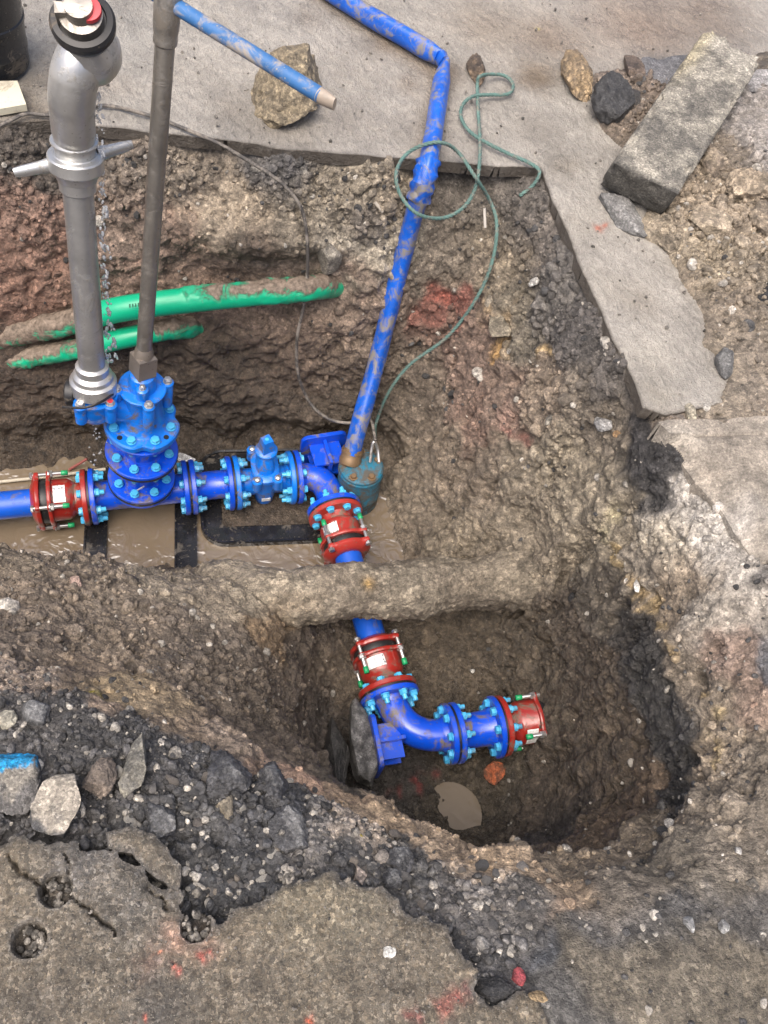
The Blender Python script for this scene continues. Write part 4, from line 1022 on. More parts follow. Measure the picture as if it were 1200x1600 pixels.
# ---------------------------------------------------------------- hydrant on the riser
HB = at(222, 655, -.565)
OUT = at(147, 614, -.405)
od = OUT - HB; od = od - U * (od @ U); OL = float(np.linalg.norm(od)); od /= OL
yv = np.cross(U, od)
WH = Matrix(((od[0], yv[0], U[0], HB[0]), (od[1], yv[1], U[1], HB[1]), (od[2], yv[2], U[2], HB[2]), (0, 0, 0, 1)))
b = MB()
camang = math.atan2(float((CAM - HB) @ yv), float((CAM - HB) @ od))       # side of the flange that has the notch
def scallop(a, j):
    k = 1.0
    for c in (camang + .05, camang + 1.75, camang - 1.75):
        dlt = (a - c + math.pi) % (2 * math.pi) - math.pi
        k -= .13 * math.exp(-(dlt / .20) ** 2)
    return k
b.lathe([(.05, -.028), (.116, -.028), (.119, -.025), (.119, -.006), (.114, -.001), (.09, 0.0), (.078, .002)], 120, rmod=lambda a, j: scallop(a, j) if 0 < j < 5 else 1, caps=True)
b.lathe([(.084, .002), (.074, .010), (.067, .03), (.062, .08), (.060, .12), (.062, .145), (.068, .150), (.068, .152), (.05, .153)], 40, caps=False)
# arm and bowl carrying the outlet
b.tube([Vector((.03, 0, .07)), Vector((.08, 0, .085)), Vector((OL - .02, 0, .105))], [.052, .050, .056], 24)
b.lathe([(.022, .035), (.045, .05), (.060, .075), (.066, .10), (.068, .13), (.066, .150)], 36, Matrix.Translation((OL, 0, 0)))
lug4 = [camang + .25, camang + .25 + math.pi / 2, camang + .25 + math.pi, camang + .25 - math.pi / 2]
for a in lug4:
    b.lathe([(.017, .06), (.018, .155), (.016, .160)], 18, Matrix.Translation((.077 * math.cos(a), .077 * math.sin(a), 0)))
for a in (camang - .55, camang + .75, camang + math.pi - .3):
    b.lathe([(.017, .09), (.018, .152), (.015, .157)], 18, Matrix.Translation((OL + .070 * math.cos(a), .070 * math.sin(a), 0)))
hyd = b.build('hydrant', M_AZURE, up_main); place(hyd, up_main, WH)
hyd['label'] = 'bright blue hydrant head with side outlet on top of the riser'
b = MB()
b.lathe([(.05, .154), (.070, .155), (.072, .158), (.072, .165), (.069, .168), (.042, .170), (.041, .20), (.036, .222), (.028, .228), (.026, .24), (.022, .245)], 40)
for a in lug4:
    b.lathe([(.018, .152), (.019, .168), (.016, .172)], 16, Matrix.Translation((.077 * math.cos(a), .077 * math.sin(a), 0)))
b.lathe([(.018, .165), (.018, .208), (.012, .212)], 16, Matrix.Translation((.044 * math.cos(camang), .044 * math.sin(camang), 0)))
b.build('bonnet', M_AZURE, hyd)
b = MB()
b.lathe([(.05, .150), (.070, .151), (.073, .154), (.073, .163), (.070, .167), (.050, .168)], 40, Matrix.Translation((OL, 0, 0)))
for a in (camang - .55, camang + .75, camang + math.pi - .3):
    b.lathe([(.020, .150), (.021, .166), (.017, .170)], 16, Matrix.Translation((OL + .070 * math.cos(a), .070 * math.sin(a), 0)))
b.build('outlet_plate', M_AZURE, hyd)
def hexbolt(parent, x, y, z, mat=M_STEEL, r=.0125):
    q = MB(); q.lathe([(r * 1.15, z), (r * 1.15, z + .002)], 14, smooth=False); q.hexa(r, z + .002, z + .012)
    q.lathe([(r * .55, z + .012), (0, z + .0135)], 12)
    return q.build('cap_screw', mat, parent, Matrix.Translation((x, y, 0)) )
for a in lug4: hexbolt(hyd, .077 * math.cos(a), .077 * math.sin(a), .172)
hexbolt(hyd, .044 * math.cos(camang), .044 * math.sin(camang), .212, r=.009)
for i, a in enumerate((camang - .55, camang + .75, camang + math.pi - .3)):
    hexbolt(hyd, OL + .070 * math.cos(a), .070 * math.sin(a), .170)
    if i == 1:
        MB().lathe([(.0085, .1815), (.0085, .1835), (0, .184)], 12).build('red_plug', M_REDTIP, hyd, Matrix.Translation((OL + .070 * math.cos(a), .070 * math.sin(a), .0)))
for k in range(8):
    a = camang + .05 + (k + .5) * math.pi / 4
    inst('bolt', ME_BOLT, hyd, Matrix.Translation((.094 * math.cos(a), .094 * math.sin(a), -.020)) @ Matrix.Rotation(random.random(), 4, 'Z'))
for s_ in (-1, 1):
    a = camang + .05 + s_ * math.pi / 4
    MB().lathe([(.0085, -.0008), (.0085, .0006), (0.0, .0006)], 16).build('bolt_hole', M_RUBBER, hyd, Matrix.Translation((.100 * math.cos(a), .100 * math.sin(a), 0)))
curved_label(hyd, .0632, camang + .05, camang + .50, .075, .095)
# black cap hanging on its strap
cb = WH.inverted() @ Vector(at(106, 613, -.40))
b = MB().lathe([(.0, .0), (.040, .0), (.043, .004), (.043, .026), (.038, .030), (0, .030)], 30)
capo = b.build('outlet_cap', M_RUBBER, hyd, Matrix.Translation(cb) @ rot_to((-.8, .25, .15)))
s0 = WH.inverted() @ Vector(at(98, 636, -.36)); s1 = WH.inverted() @ Vector(at(132, 637, -.34)); s2 = WH.inverted() @ Vector(at(158, 628, -.34)); s3 = WH.inverted() @ Vector(at(176, 616, -.37))
MB().tube(catmull([s0, s1, s2, s3], 6), .004, 8).build('cap_strap', M_RUBBER, hyd)

# ================================================================ lower pipe assembly in the near pit
ZL = -1.02
J7, J8 = at(706, 1146, ZL), at(778, 1135, ZL)
D3 = J8 - J7; D3 /= np.linalg.norm(D3)
J6 = np.array([J6[0], J6[1], ZL])
C2 = cross2(J6, D2, J7, D3)
lo_main = empty('water_pipe_assembly', (float(J7[0]), float(J7[1]), -1.12))
tag(lo_main, 'blue and red bolted pipe bend lying on the floor of the near pit', 'pipework')
bend2, Ma2, Mb2 = duckfoot_bend(lo_main, J6, D2, J7, D3, C2, frame(C2, D2), .052, 'blue duckfoot bend with foot plate against a rock', -D3, C2 - D3 * .088 + np.array([0, 0, -.012]))
flange_adaptor(lo_main, frame(J6, -D2), M_RED, 'red flange adaptor with green-capped studs', 1.2)
L4 = float(np.linalg.norm(J8 - J7))
b = MB().lathe([(.050, .004), (.062, .024), (.056, .045), (.060, L4 - .045), (.068, L4 - .024), (.050, L4 - .004)], 36)
red_ = b.build('spool', M_BLUE, lo_main); place(red_, lo_main, frame(J7, D3))
flange(red_, I4, M_BLUE); flange(red_, Matrix.Translation((0, 0, L4)) @ Matrix.Rotation(math.pi, 4, 'X'), M_BLUE, r=.103)
gasket(red_, I4); ring_bolts(red_, flip=True)
flange_adaptor(lo_main, frame(J8, D3), M_RED, 'red flange adaptor on the open right end', 2.6, bolts_flip=True)
# ================================================================ standpipe screwed onto the hydrant
SB = np.array(WH @ Vector((OL, 0, .166)))
SCOL = at(118, 247, .33)
SD = SCOL - SB; SL = float(np.linalg.norm(SD)); SD /= SL
stand = empty('standpipe', SB)
tag(stand, 'grey metal hydrant standpipe with two lug handles and curved outlet head', 'standpipe')
WS = frame(SB, SD, (0, 1, 0))
def part(b, name, mat, root, W, **k):
    o = b.build(name, mat, root, **k); place(o, root, W); return o
part(MB().lathe([(.040, 0), (.066, .001), (.068, .004), (.067, .040), (.062, .044), (.058, .046), (.057, .060), (.052, .066), (.047, .070), (.047, .092), (.039, .098)], 48), 'base_coupling', M_ALU, stand, WS)
part(MB().lathe([(.0375, .07), (.0375, SL * .5), (.0375, SL - .03)], 40), 'barrel', paint('galvanised_tube', (.48, .48, .47), .34, .5, mudcol=(.30, .28, .25), metal=.8, var=.35), stand, WS)
b = MB().lathe([(.039, SL - .085), (.044, SL - .080), (.046, SL - .052), (.049, SL - .050), (.055, SL - .030), (.057, SL - .028), (.064, SL - .026), (.066, SL - .022), (.066, SL + .006), (.063, SL + .010), (.052, SL + .012), (.050, SL + .014)], 56)
part(b, 'swivel_collar', M_ALU, stand, WS, auto=22)
for (px, py, dz) in ((22, 270, -.02), (206, 226, .0)):
    e_ = at(px, py, .325 + dz); c_ = SB + SD * (SL - .006); dd = e_ - c_; ln = float(np.linalg.norm(dd)); dd /= ln
    part(MB().tube([c_ + dd * .055, c_ + dd * .085, c_ + dd * (ln - .02), c_ + dd * ln], [.021, .0165, .0145, .012], 18, sq=[.8, .75, .75, .7]), 'lug_handle', M_ALU, stand, I4)
G0 = SB + SD * (SL + .015)
neck = catmull([G0, at(115, 205, .405), at(112, 160, .49), at(116, 122, .55), at(126, 94, .585), at(140, 76, .595)], 8)
rr = [.0475] * 8 + [.050] * 8 + [.052] * 8 + [.053] * 8 + [.053] * 9
part(MB().tube(neck, rr[:len(neck)], 36), 'outlet_bend', M_ALU, stand, I4)
part(MB().lathe([(.047, 0), (.0545, .002), (.056, .006), (.0545, .010), (.048, .012)], 40), 'bead', M_ALU, stand, frame(G0 + SD * .022, SD, (0, 1, 0)))
hc = at(141, 78, .60); hup = at(128, 30, .70) - hc; hup /= np.linalg.norm(hup)
b = MB().lathe([(.0, -.075), (.03, -.072), (.052, -.058), (.064, -.03), (.066, 0), (.060, .03), (.048, .045), (.046, .052), (.052, .060)], 40)
part(b, 'valve_body', M_ALU, stand, frame(hc, hup, (0, 1, 0)))
part(MB().lathe([(.040, .050), (.044, .052), (.044, .088), (.040, .09)], 36), 'outlet_thread', M_TUBE, stand, frame(hc, hup, (0, 1, 0)))
part(MB().lathe([(.040, .084), (.060, .085), (.066, .090), (.067, .104), (.062, .112), (.050, .114), (.048, .106), (.040, .106)], 44), 'rubber_ring', M_RUBBER, stand, frame(hc, hup, (0, 1, 0)))
b = MB().lathe([(.0, .100), (.044, .101), (.044, .130), (.030, .134), (.028, .160), (.0, .162)], 32)
b.box((-.048, -.012, .104), (-.020, .012, .150))
part(b, 'outlet_coupling', M_TUBE, stand, frame(hc, hup, (0, 1, 0)))
part(MB().lathe([(.0, .160), (.026, .1605), (.027, .163), (.026, .172), (0, .174)], 28), 'red_cap', M_REDTIP, stand, frame(hc + np.array([.018, .01, -.02]), hup, (0, 1, 0)))

# ================================================================ valve key standing on the hydrant spindle
KB = np.array(WH @ Vector((0, 0, .222))); KT = at(262, 8, .70)
KD = KT - KB; KL = float(np.linalg.norm(KD)); KD /= KL
key = empty('valve_key', KB)
tag(key, 'long muddy steel valve key with blue chisel-ended bar, standing on the hydrant', 'valve key')
WK = frame(KB, KD, (0, 1, 0))
b = MB()
b.prism([(-.029, -.029), (.029, -.029), (.029, .029), (-.029, .029)], 0, .082, None, .007)
b.lathe([(.029, .076), (.027, .094), (.023, .106)], 24)
part(b, 'square_socket', paint('rusted_socket', (.22, .19, .16), .45, .5, mudcol=(.13, .10, .07), metal=.5, var=.3), key, WK @ Matrix.Rotation(.5, 4, 'Z'))
part(MB().tube([(0, 0, .09), (0, 0, KL * .4), (0, 0, KL * .7), (0, 0, KL - .05)], .0222, 28), 'shaft', M_TUBE, key, WK)
part(MB().lathe([(.0225, KL - .085), (.0265, KL - .080), (.027, KL - .070), (.026, KL - .062), (.028, KL - .05), (.031, KL + .04), (.028, KL + .05), (0, KL + .052)], 32), 'head', M_TUBE, key, WK)
b0 = at(262, 2, .705); b1 = at(523, 163, .70); bd = (b1 - b0); bl = float(np.linalg.norm(bd)); bd /= bl
b = MB().tube([b0 - bd * .42, b0, b0 + bd * (bl - .05), b0 + bd * (bl - .035)], .0165, 20)
M_BARBLUE = paint('worn_blue_paint', (.035, .125, .30), .45, .95, mudcol=(.30, .27, .23), var=.25)
part(b, 'handle_bar', M_BARBLUE, key, I4)
part(MB().tube([b0 + bd * (bl - .04), b0 + bd * (bl - .02), b0 + bd * bl], [.0167, .016, .0145], 20, sq=[1, .8, .42]), 'chisel_tip', paint('bare_muddy_steel', (.30, .25, .20), .5, .6, mudcol=(.30, .27, .23)), key, I4)

# ================================================================ submersible pump, its hose and rope
PT_ = at(565, 728, -.90)
pump = empty('submersible_pump', (float(PT_[0]) + .01, float(PT_[1]), -1.165))
tag(pump, 'worn turquoise cylindrical pump standing in the trench corner', 'pump')
pd = np.array([-.03, .05, 1.0]); pd /= np.linalg.norm(pd)
WP = frame(PT_, pd, (0, 1, 0))
part(MB().lathe([(.078, -.285), (.080, -.27), (.081, -.16), (.083, -.155), (.083, -.145), (.081, -.14), (.081, -.03), (.084, -.026), (.084, -.018), (.081, -.014)], 44), 'body', M_PUMP, pump, WP)
part(MB().lathe([(.082, -.014), (.081, -.004), (.074, .003), (.05, .006), (.018, .007), (0, .007)], 44), 'lid', M_PUMP, pump, WP)
for a in (.3, 1.5, 2.9, 4.1, 5.2):
    b = MB(); b.hexa(.011, .002, .016); b.lathe([(.016, .0), (.016, .005)], 14, smooth=False)
    part(b, 'lid_bolt', M_RUST, pump, WP @ Matrix.Translation((.062 * math.cos(a), .062 * math.sin(a), 0)))
HO = at(549, 712, -.885)
hd = at(560, 668, -.80) - HO; hd /= np.linalg.norm(hd)
part(MB().lathe([(.030, -.035), (.040, -.03), (.042, -.012), (.038, -.004), (.0385, .012), (.041, .013), (.041, .022), (.0385, .023), (.038, .03)], 30), 'outlet', M_RUST, pump, frame(HO, hd))
hk = at(585, 690, -.83)
part(MB().tube(catmull([at(578, 722, -.89), at(581, 700, -.85), hk, at(590, 702, -.86), at(592, 722, -.89)], 6), .006, 10), 'lifting_eye', M_STEEL, pump, I4)

def dense(pts, step):
    pts = [np.asarray(p, float) for p in pts]
    seg = [np.linalg.norm(b_ - a_) for a_, b_ in zip(pts[:-1], pts[1:])]
    s = np.concatenate([[0], np.cumsum(seg)]); n = max(2, int(s[-1] / step))
    P = np.array(pts); q = np.linspace(0, s[-1], n)
    return [np.array([np.interp(v, s, P[:, k]) for k in range(3)]) for v in q]
# blue delivery hose: rises over the cut edge, folds flat at a kink and runs on across the road
hp = [HO + hd * .012, HO + hd * .10] + [at(*p) for p in ((590, 560, -.62), (622, 430, -.35), (647, 335, -.13), (662, 282, -.005), (673, 235, .042), (684, 165, .040), (692, 112, .040))]
h1 = dense(catmull(hp, 8), .012)
kink = at(697, 97, .05)
h1.append(kink)
h2 = [kink + np.array([-.005, .005, -.012])] + dense(catmull([at(690, 92, .036), at(640, 62, .034), (at(560, 15, .034)), at(470, -42, .034), at(380, -95, .034)], 8), .012)
def hose_mesh(path, flat_from=None, flat_to=None, b=None, ridge=.20, seed=0):
    b = b or MB(); n = 26; V = []; Fs = []
    P = [Vector(p) for p in path]
    x = Vector((1, 0, 0))
    s = 0.0
    for j, p in enumerate(P):
        t = (P[min(j + 1, len(P) - 1)] - P[max(j - 1, 0)]).normalized()
        tow = (Vector(CAM) - p).normalized() if False else Vector((.15, -.35, .9))
        y = (tow - t * tow.dot(t)).normalized(); x = t.cross(y)
        if j: s += (P[j] - P[j - 1]).length
        w = 1.0
        dk = min((p - Vector(kink)).length / .10, 1.0)
        flat = 1.0 - .35 * (1 - dk)
        wide = .42 + .58 * dk ** .7
        R = .0355 - .003 * min(1, s / 1.2)
        dent = .10 * math.sin(s * 9 + seed) * math.sin(s * 23 + 1)
        for i in range(n):
            a = 2 * math.pi * i / n
            k = 1 + ridge * max(0, math.cos(a - math.pi / 2 - .25)) ** 9 - .10 * abs(math.cos(a)) * (1 + dent * 3)
            V.append(p + (x * math.cos(a) * wide + y * math.sin(a) * flat) * R * k)
    for j in range(len(P) - 1):
        for i in range(n):
            i2 = (i + 1) % n
            Fs.append((j * n + i, j * n + i2, (j + 1) * n + i2, (j + 1) * n + i))
    Fs.append(tuple(reversed(range(n)))); Fs.append(tuple((len(P) - 1) * n + i for i in range(n)))
    return b.add(V, Fs)
b = hose_mesh(h1); hose_mesh(h2, b=b, seed=2)
M_HOSE = paint('blue_hose_muddy', (.007, .09, .46), .32, .85, mudcol=(.20, .185, .165), var=.4, scale=1.2)
hose = b.build('discharge_hose', M_HOSE)
tag(hose, 'muddy blue hose rising from the pump and kinked flat on the road', 'hose')
# torn sleeve on the hose just below the road edge
sl = [p for p in h1 if abs(p[2] + .02) < .055]
b = MB(); n = 26
P = [Vector(p) for p in sl]; V = []; Fs = []
for j, p in enumerate(P):
    t = (P[min(j + 1, len(P) - 1)] - P[max(j - 1, 0)]).normalized(); y = (Vector((.15, -.35, .9)) - t * Vector((.15, -.35, .9)).dot(t)).normalized(); x = t.cross(y)
    for i in range(n):
        a = 2 * math.pi * i / n
        k = 1.05 + .16 * math.sin(j * 1.9 + 1.5 * math.sin(a * 2)) * (1 if abs(math.cos(a)) > .5 else .25)
        V.append(p + (x * math.cos(a) + y * math.sin(a)) * .0345 * k)
for j in range(len(P) - 1):
    for i in range(n):
        i2 = (i + 1) % n; Fs.append((j * n + i, j * n + i2, (j + 1) * n + i2, (j + 1) * n + i))
sleeve = b.add(V, Fs).build('torn_sleeve', M_HOSE, hose)

def toward(p, d): 
    v = CAM - p; return p + v / np.linalg.norm(v) * d
def rope_mesh(name, ctrl, r, mat, pitch=.045, strands=3, step=.007):
    pts = dense(catmull(ctrl, 10), step); b = MB()
    P = [Vector(p) for p in pts]; n = len(P)
    ph = 0; offs = [[] for _ in range(strands)]
    t0 = (P[1] - P[0]).normalized(); x = t0.orthogonal().normalized()
    for j, p in enumerate(P):
        t = (P[min(j + 1, n - 1)] - P[max(j - 1, 0)]).normalized()
        x = (x - t * x.dot(t)).normalized(); y = t.cross(x)
        for k in range(strands):
            a = ph + 2 * math.pi * k / strands
            offs[k].append(p + (x * math.cos(a) + y * math.sin(a)) * r * .52)
        ph += step / pitch * 2 * math.pi
    for k in range(strands): b.tube(offs[k], r * .58, 6)
    return b.build(name, mat, auto=None)
M_ROPE = paint('teal_rope_fibre', (.085, .16, .14), .8, .7, mudcol=(.20, .18, .15), var=.35, scale=2)
rp = [hk + np.array([0, 0, .012])]
rp += [toward(hit(*q), .065) for q in ((588, 660), (606, 615), (640, 570), (700, 525), (745, 465), (770, 405), (776, 350), (766, 315))]
rp += [at(742, 276, .02), at(716, 238, .035), at(690, 223, .085), at(660, 227, .075), at(633, 243, .035)]
rp += [aty(619, 272, 2.26), aty(626, 305, 2.22), aty(652, 334, 2.18), aty(690, 341, 2.20), aty(722, 326, 2.24), aty(741, 298, 2.28)]
rp += [at(749, 258, .03), at(750, 215, .02), at(747, 170, .02), at(746, 132, .03), at(749, 120, .05), at(768, 116, .03), at(790, 119, .02), at(802, 133, .018), at(794, 147, .018), at(765, 148, .022), at(738, 151, .03), at(722, 166, .02), at(722, 188, .018), at(742, 212, .022), at(790, 238, .018), at(826, 254, .02), at(843, 268, .012)]
rp += [toward(hit(834, 288), .015), toward(hit(812, 306), .015)]
rope = rope_mesh('rope', rp, .0060, M_ROPE)
tag(rope, 'twisted teal rope looped over the hose down to the pump', 'rope')
M_CABLE = paint('mud_grey_cable', (.055, .05, .045), .5, 1.0, mudcol=(.22, .195, .165), var=.3, scale=1.6)
cpts = [at(-90, 235, .02), at(0, 196, .018), at(40, 178, .018), at(75, 180, .014), at(118, 172, .014), at(165, 165, .014), at(235, 181, .014), at(300, 206, .014), at(345, 226, .012)]
cpts += [toward(hit(*q), .075) for q in ((392, 254), (430, 278), (458, 305), (474, 335), (480, 380))]
cpts += [toward(hit(480, 430), .075), toward(hit(474, 480), .075), toward(hit(464, 530), .075), toward(hit(466, 585), .075), toward(hit(485, 630), .075), at(515, 655, -.82), at(552, 661, -.80), at(578, 655, -.80), hk + np.array([0.0, -.01, .02])]
cable = MB().tube(dense(catmull(cpts, 10), .012), .0056, 10).build('cable', M_CABLE)
tag(cable, 'thin muddy grey cable hanging over the road edge to the pump', 'cable')

# ================================================================ mud-caked service crossing between the two pits
mp = dense(catmull([at(330, 930, -.93), at(380, 934, -.87), at(430, 938, -.83), at(560, 927, -.82), at(700, 912, -.82), at(800, 902, -.80), at(880, 892, -.79), at(970, 880, -.78)], 10), .005)
mp = np.array(mp); nA = 150
tg = np.gradient(mp, axis=0); tg /= np.linalg.norm(tg, axis=1)[:, None]
sd = np.cross(tg, [0, 0, 1.0]); sd /= np.linalg.norm(sd, axis=1)[:, None]; upv = np.cross(sd, tg)
ang = np.linspace(0, 2 * np.pi, nA, endpoint=False)
fr = np.linspace(0, 1, len(mp)); rad = .092 + .03 * np.exp(-(fr / .16) ** 2) + .045 * np.exp(-((1 - fr) / .24) ** 2)
dirs = np.cos(ang)[None, :, None] * sd[:, None, :] + np.sin(ang)[None, :, None] * upv[:, None, :]
PM = mp[:, None, :] + dirs * rad[:, None, None]
Pf = PM.reshape(-1, 3); Df = dirs.reshape(-1, 3)
e1_, _, id1 = worley(Pf * 38 + 2, True); e2_, _, id2 = worley(Pf * 80, True)
rg = 1 - np.abs(fbm(Pf * 16, 4)) * 2
und = sstep(.4, -.5, Df[:, 2])
dsp = fbm(Pf * 5, 4) * .03 + ((.5 - e1_) * .012 * (.3 + id1) + (.5 - e2_) * .005) * (.45 + .8 * und) + fbm(Pf * 40, 3) * .006 + (rg - .6) * .006 * (.4 + und)
Pf = Pf + Df * dsp[:, None]
ii = np.arange(len(mp) * nA).reshape(len(mp), nA); jj = np.roll(ii, -1, 1)
Fq = np.stack([ii[:-1], jj[:-1], jj[1:], ii[1:]], -1).reshape(-1, 4)
me = np_mesh('mud_caked_pipe', Pf, Fq)
k1 = sstep(-.3, .3, fbm(Pf * 5 + 3, 3))[:, None]
cl = np.array([.36, .31, .235]) * k1 + np.array([.25, .21, .16]) * (1 - k1)
dk = sstep(.3, 1.0, fr)[:, None].repeat(nA, 1).reshape(-1, 1); cl = cl * (1 - dk * .4)
ye = np.exp(-((Pf - at(575, 912, -.73)) ** 2).sum(1) / .02 ** 2)[:, None]; cl = cl * (1 - ye) + ye * np.array([.38, .24, .08])
sl_ = soil_at(Pf)[:, :3]; em = np.clip(np.exp(-(fr / .22) ** 2) + np.exp(-((1 - fr) / .38) ** 2), 0, 1)[:, None].repeat(nA, 1).reshape(-1, 1)
cl = cl * .74 * (1 - .85 * em) + sl_ * .85 * em
vcol(me, cl * (1 + .35 * (id1 - .5))[:, None]); a = me.attributes.new('Wet', 'FLOAT', 'POINT'); a.data.foreach_set('value', np.full(len(Pf), .45, np.float32))
me.materials.append(M_SOIL)
mudpipe = link(bpy.data.objects.new('mud_caked_pipe', me))
tag(mudpipe, 'mud-caked buried pipe bridging between the trench and the near pit', 'pipe')

# ================================================================ green ducts breaking out of the far wall
def duct_material():
    n = NT('green_plastic_dirty')
    nm = n.noise(14, 9, .72, dist=.8); at_ = n.attr('Mud').outputs['Fac']
    k = n.ramp(n.math('ADD', nm, n.math('SUBTRACT', at_, .5)), [(.40, 0.0), (.48, .25), (.55, 1.0)])
    nf = n.noise(90, 4)
    col = n.mix(n.noise(5, 3), (.004, .30, .15), (.008, .42, .22))
    mud = n.mix(n.ramp(n.noise(45, 6, .7), [(.35, 0.0), (.65, 1.0)]), n.mix(nf, (.05, .038, .028), (.11, .085, .062)), n.mix(nf, (.15, .115, .085), (.30, .235, .18)))
    n.bump(n.math('ADD', n.math('MULTIPLY', k, 1.2), n.math('MULTIPLY', n.math('MULTIPLY', nf, k), 1.0)), .6, .006)
    return n.set(Base_Color=n.mix(k, col, mud), Roughness=n.math('ADD', .3, n.math('MULTIPLY', k, .45)))
M_DUCT = duct_material()
def duct(ctrl, r, mudf, label):
    pts = np.array(dense(catmull(ctrl, 10), .008)); nA = 48
    tg = np.gradient(pts, axis=0); tg /= np.linalg.norm(tg, axis=1)[:, None]
    sd = np.cross(tg, [0, 0, 1.0]); sd /= np.linalg.norm(sd, axis=1)[:, None]; uv = np.cross(sd, tg)
    an = np.linspace(0, 2 * np.pi, nA, endpoint=False)
    D = np.cos(an)[None, :, None] * sd[:, None] + np.sin(an)[None, :, None] * uv[:, None]
    V = (pts[:, None] + D * r).reshape(-1, 3); Df = D.reshape(-1, 3)
    q = np.linspace(0, 1, len(pts)); md = np.array([mudf(x) for x in pts[:, 0]])
    md = md[:, None] + (.34 * np.maximum(0, np.sin(an) - .25))[None] * (md[:, None] > .1)
    md = md.ravel()
    w1_, _, wi_ = worley(V * 42, True)
    V = V + Df * ((np.maximum(0, fbm(V * 14, 4)) * .03 + (.5 - w1_) * .016 * wi_) * np.clip(md * 1.5 - .25, 0, 1))[:, None]
    ii = np.arange(len(pts) * nA).reshape(len(pts), nA); jj = np.roll(ii, -1, 1)
    Fq = np.stack([ii[:-1], jj[:-1], jj[1:], ii[1:]], -1).reshape(-1, 4)
    me = np_mesh('duct', V, Fq); a = me.attributes.new('Mud', 'FLOAT', 'POINT'); a.data.foreach_set('value', md.astype(np.float32))
    me.materials.append(M_DUCT)
    o = link(bpy.data.objects.new('duct', me)); tag(o, label, 'duct', 'green ducts in the trench wall'); return o
du = duct([aty(-240, 590, 2.24), aty(0, 528, 2.228), aty(110, 503, 2.195), aty(200, 481, 2.16), aty(360, 462, 2.165), aty(450, 454, 2.17), aty(492, 449, 2.19), aty(535, 445, 2.29)], .041, lambda x: .52 if x < -.42 else .44 if x < -.34 else .02 if x < -.02 else .24 + .14 * min(1, (x + .02) / .3), 'upper green plastic duct, the longer one, half buried in the trench wall')
dl = duct([aty(-240, 620, 2.21), aty(0, 566, 2.195), aty(110, 547, 2.16), aty(200, 527, 2.14), aty(268, 514, 2.165), aty(315, 506, 2.25)], .035, lambda x: .47 if x < -.42 else .32 if x < -.34 else .05 if x < -.12 else .42, 'lower green plastic duct, the shorter one, half buried in the trench wall')
# faint stamped print on the upper duct
b = MB()
for i, (dx, w_) in enumerate(((0, .006), (.010, .007), (.020, .006), (.031, .007))):
    q = aty(203 + i * 4.5, 478 - i * .6, 2.113)
    b.box((-.0025, -.006, -.0003), (.0025, .006, .0003), frame(q, (0, -.75, .66), (0, .66, .75)))
b.build('stamped_print', paint('faint_print', (.003, .12, .06), .4, 0), du)

# ================================================================ water
def water_material(name, col, ripple=.6, ior=1.9):
    n = NT(name)
    h = n.math('ADD', n.noise(13, 2, .45, dist=1.8), n.math('MULTIPLY', n.noise(34, 1), .22))
    bp_ = n.n('ShaderNodeBump'); bp_.inputs['Strength'].default_value = ripple; bp_.inputs['Distance'].default_value = .03
    n.l(h, bp_.inputs['Height']); n.l(bp_.outputs[0], n.b.inputs['Coat Normal'])
    return n.set(Base_Color=n.mix(n.noise(5, 5, .6), [q * .72 for q in col], [q * 1.25 for q in col]), Roughness=.5, Specular_IOR_Level=.0, Coat_Weight=1.0, Coat_Roughness=.0, Coat_IOR=ior)
M_WATER = water_material('muddy_water', (.165, .128, .086), .36)
WZ = -1.108
nx, ny = 120, 40
V = []; Fs = []
for i in range(nx + 1):
    for j in range(ny + 1):
        V.append((-3.0 + 3.85 * i / nx, 1.36 + .74 * j / ny, WZ))
for i in range(nx):
    for j in range(ny):
        a = i * (ny + 1) + j; Fs.append((a, a + ny + 1, a + ny + 2, a + 1))
water = MB().add(V, Fs).build('water', M_WATER, auto=None)
tag(water, 'brown muddy water flooding the upper trench floor', 'water', kind='structure')
PC = at(710, 1266, -1.13)
rr_ = np.hypot(TERR_P[:, 0] - PC[0], TERR_P[:, 1] - PC[1])
PZ_ = float(np.percentile(TERR_P[(rr_ > .055) & (rr_ < .085), 2], 42))
V = [(float(PC[0]), float(PC[1]), PZ_)]; Fs = []
for i in range(40):
    a = 2 * math.pi * i / 40; r_ = .105
    V.append((PC[0] + r_ * math.cos(a), PC[1] + r_ * math.sin(a), PZ_)); Fs.append((0, 1 + i, 1 + (i + 1) % 40))
puddle = MB().add(V, Fs).build('puddle', water_material('still_muddy_water', (.15, .12, .082), .10, 1.45), auto=None)
tag(puddle, 'small brown puddle on the near pit floor', 'puddle', kind='structure')
# leaking water: beads falling past the standpipe
n = NT('clear_water'); n.set(Base_Color=(.92, .94, .96), Roughness=.08, Transmission_Weight=.6, IOR=1.33, Specular_IOR_Level=.6)
M_DROP = n.m
rd = random.Random(3); b = MB()
f0_, f1_ = at(153, 150, .50), at(173, 566, -.36)
t = 0.0
while t < 1.0:
    p = f0_ * (1 - t) + f1_ * t
    s = rd.uniform(.0016, .0052) * (.8 + .5 * t)
    p = p + np.array([rd.gauss(0, .004), rd.gauss(0, .004), 0]) * (1 + 1.5 * t)
    st = rd.uniform(1.2, 3.2)
    b.lathe([(0, -s * st), (s * .7, -s * .7 * st), (s, 0), (s * .75, s * .7 * st), (0, s * st)], 10, Matrix.Translation(p) @ Matrix.Rotation(rd.uniform(-.5, .5), 4, 'X') @ Matrix.Rotation(rd.uniform(-.5, .5), 4, 'Y'))
    t += rd.uniform(.003, .013)
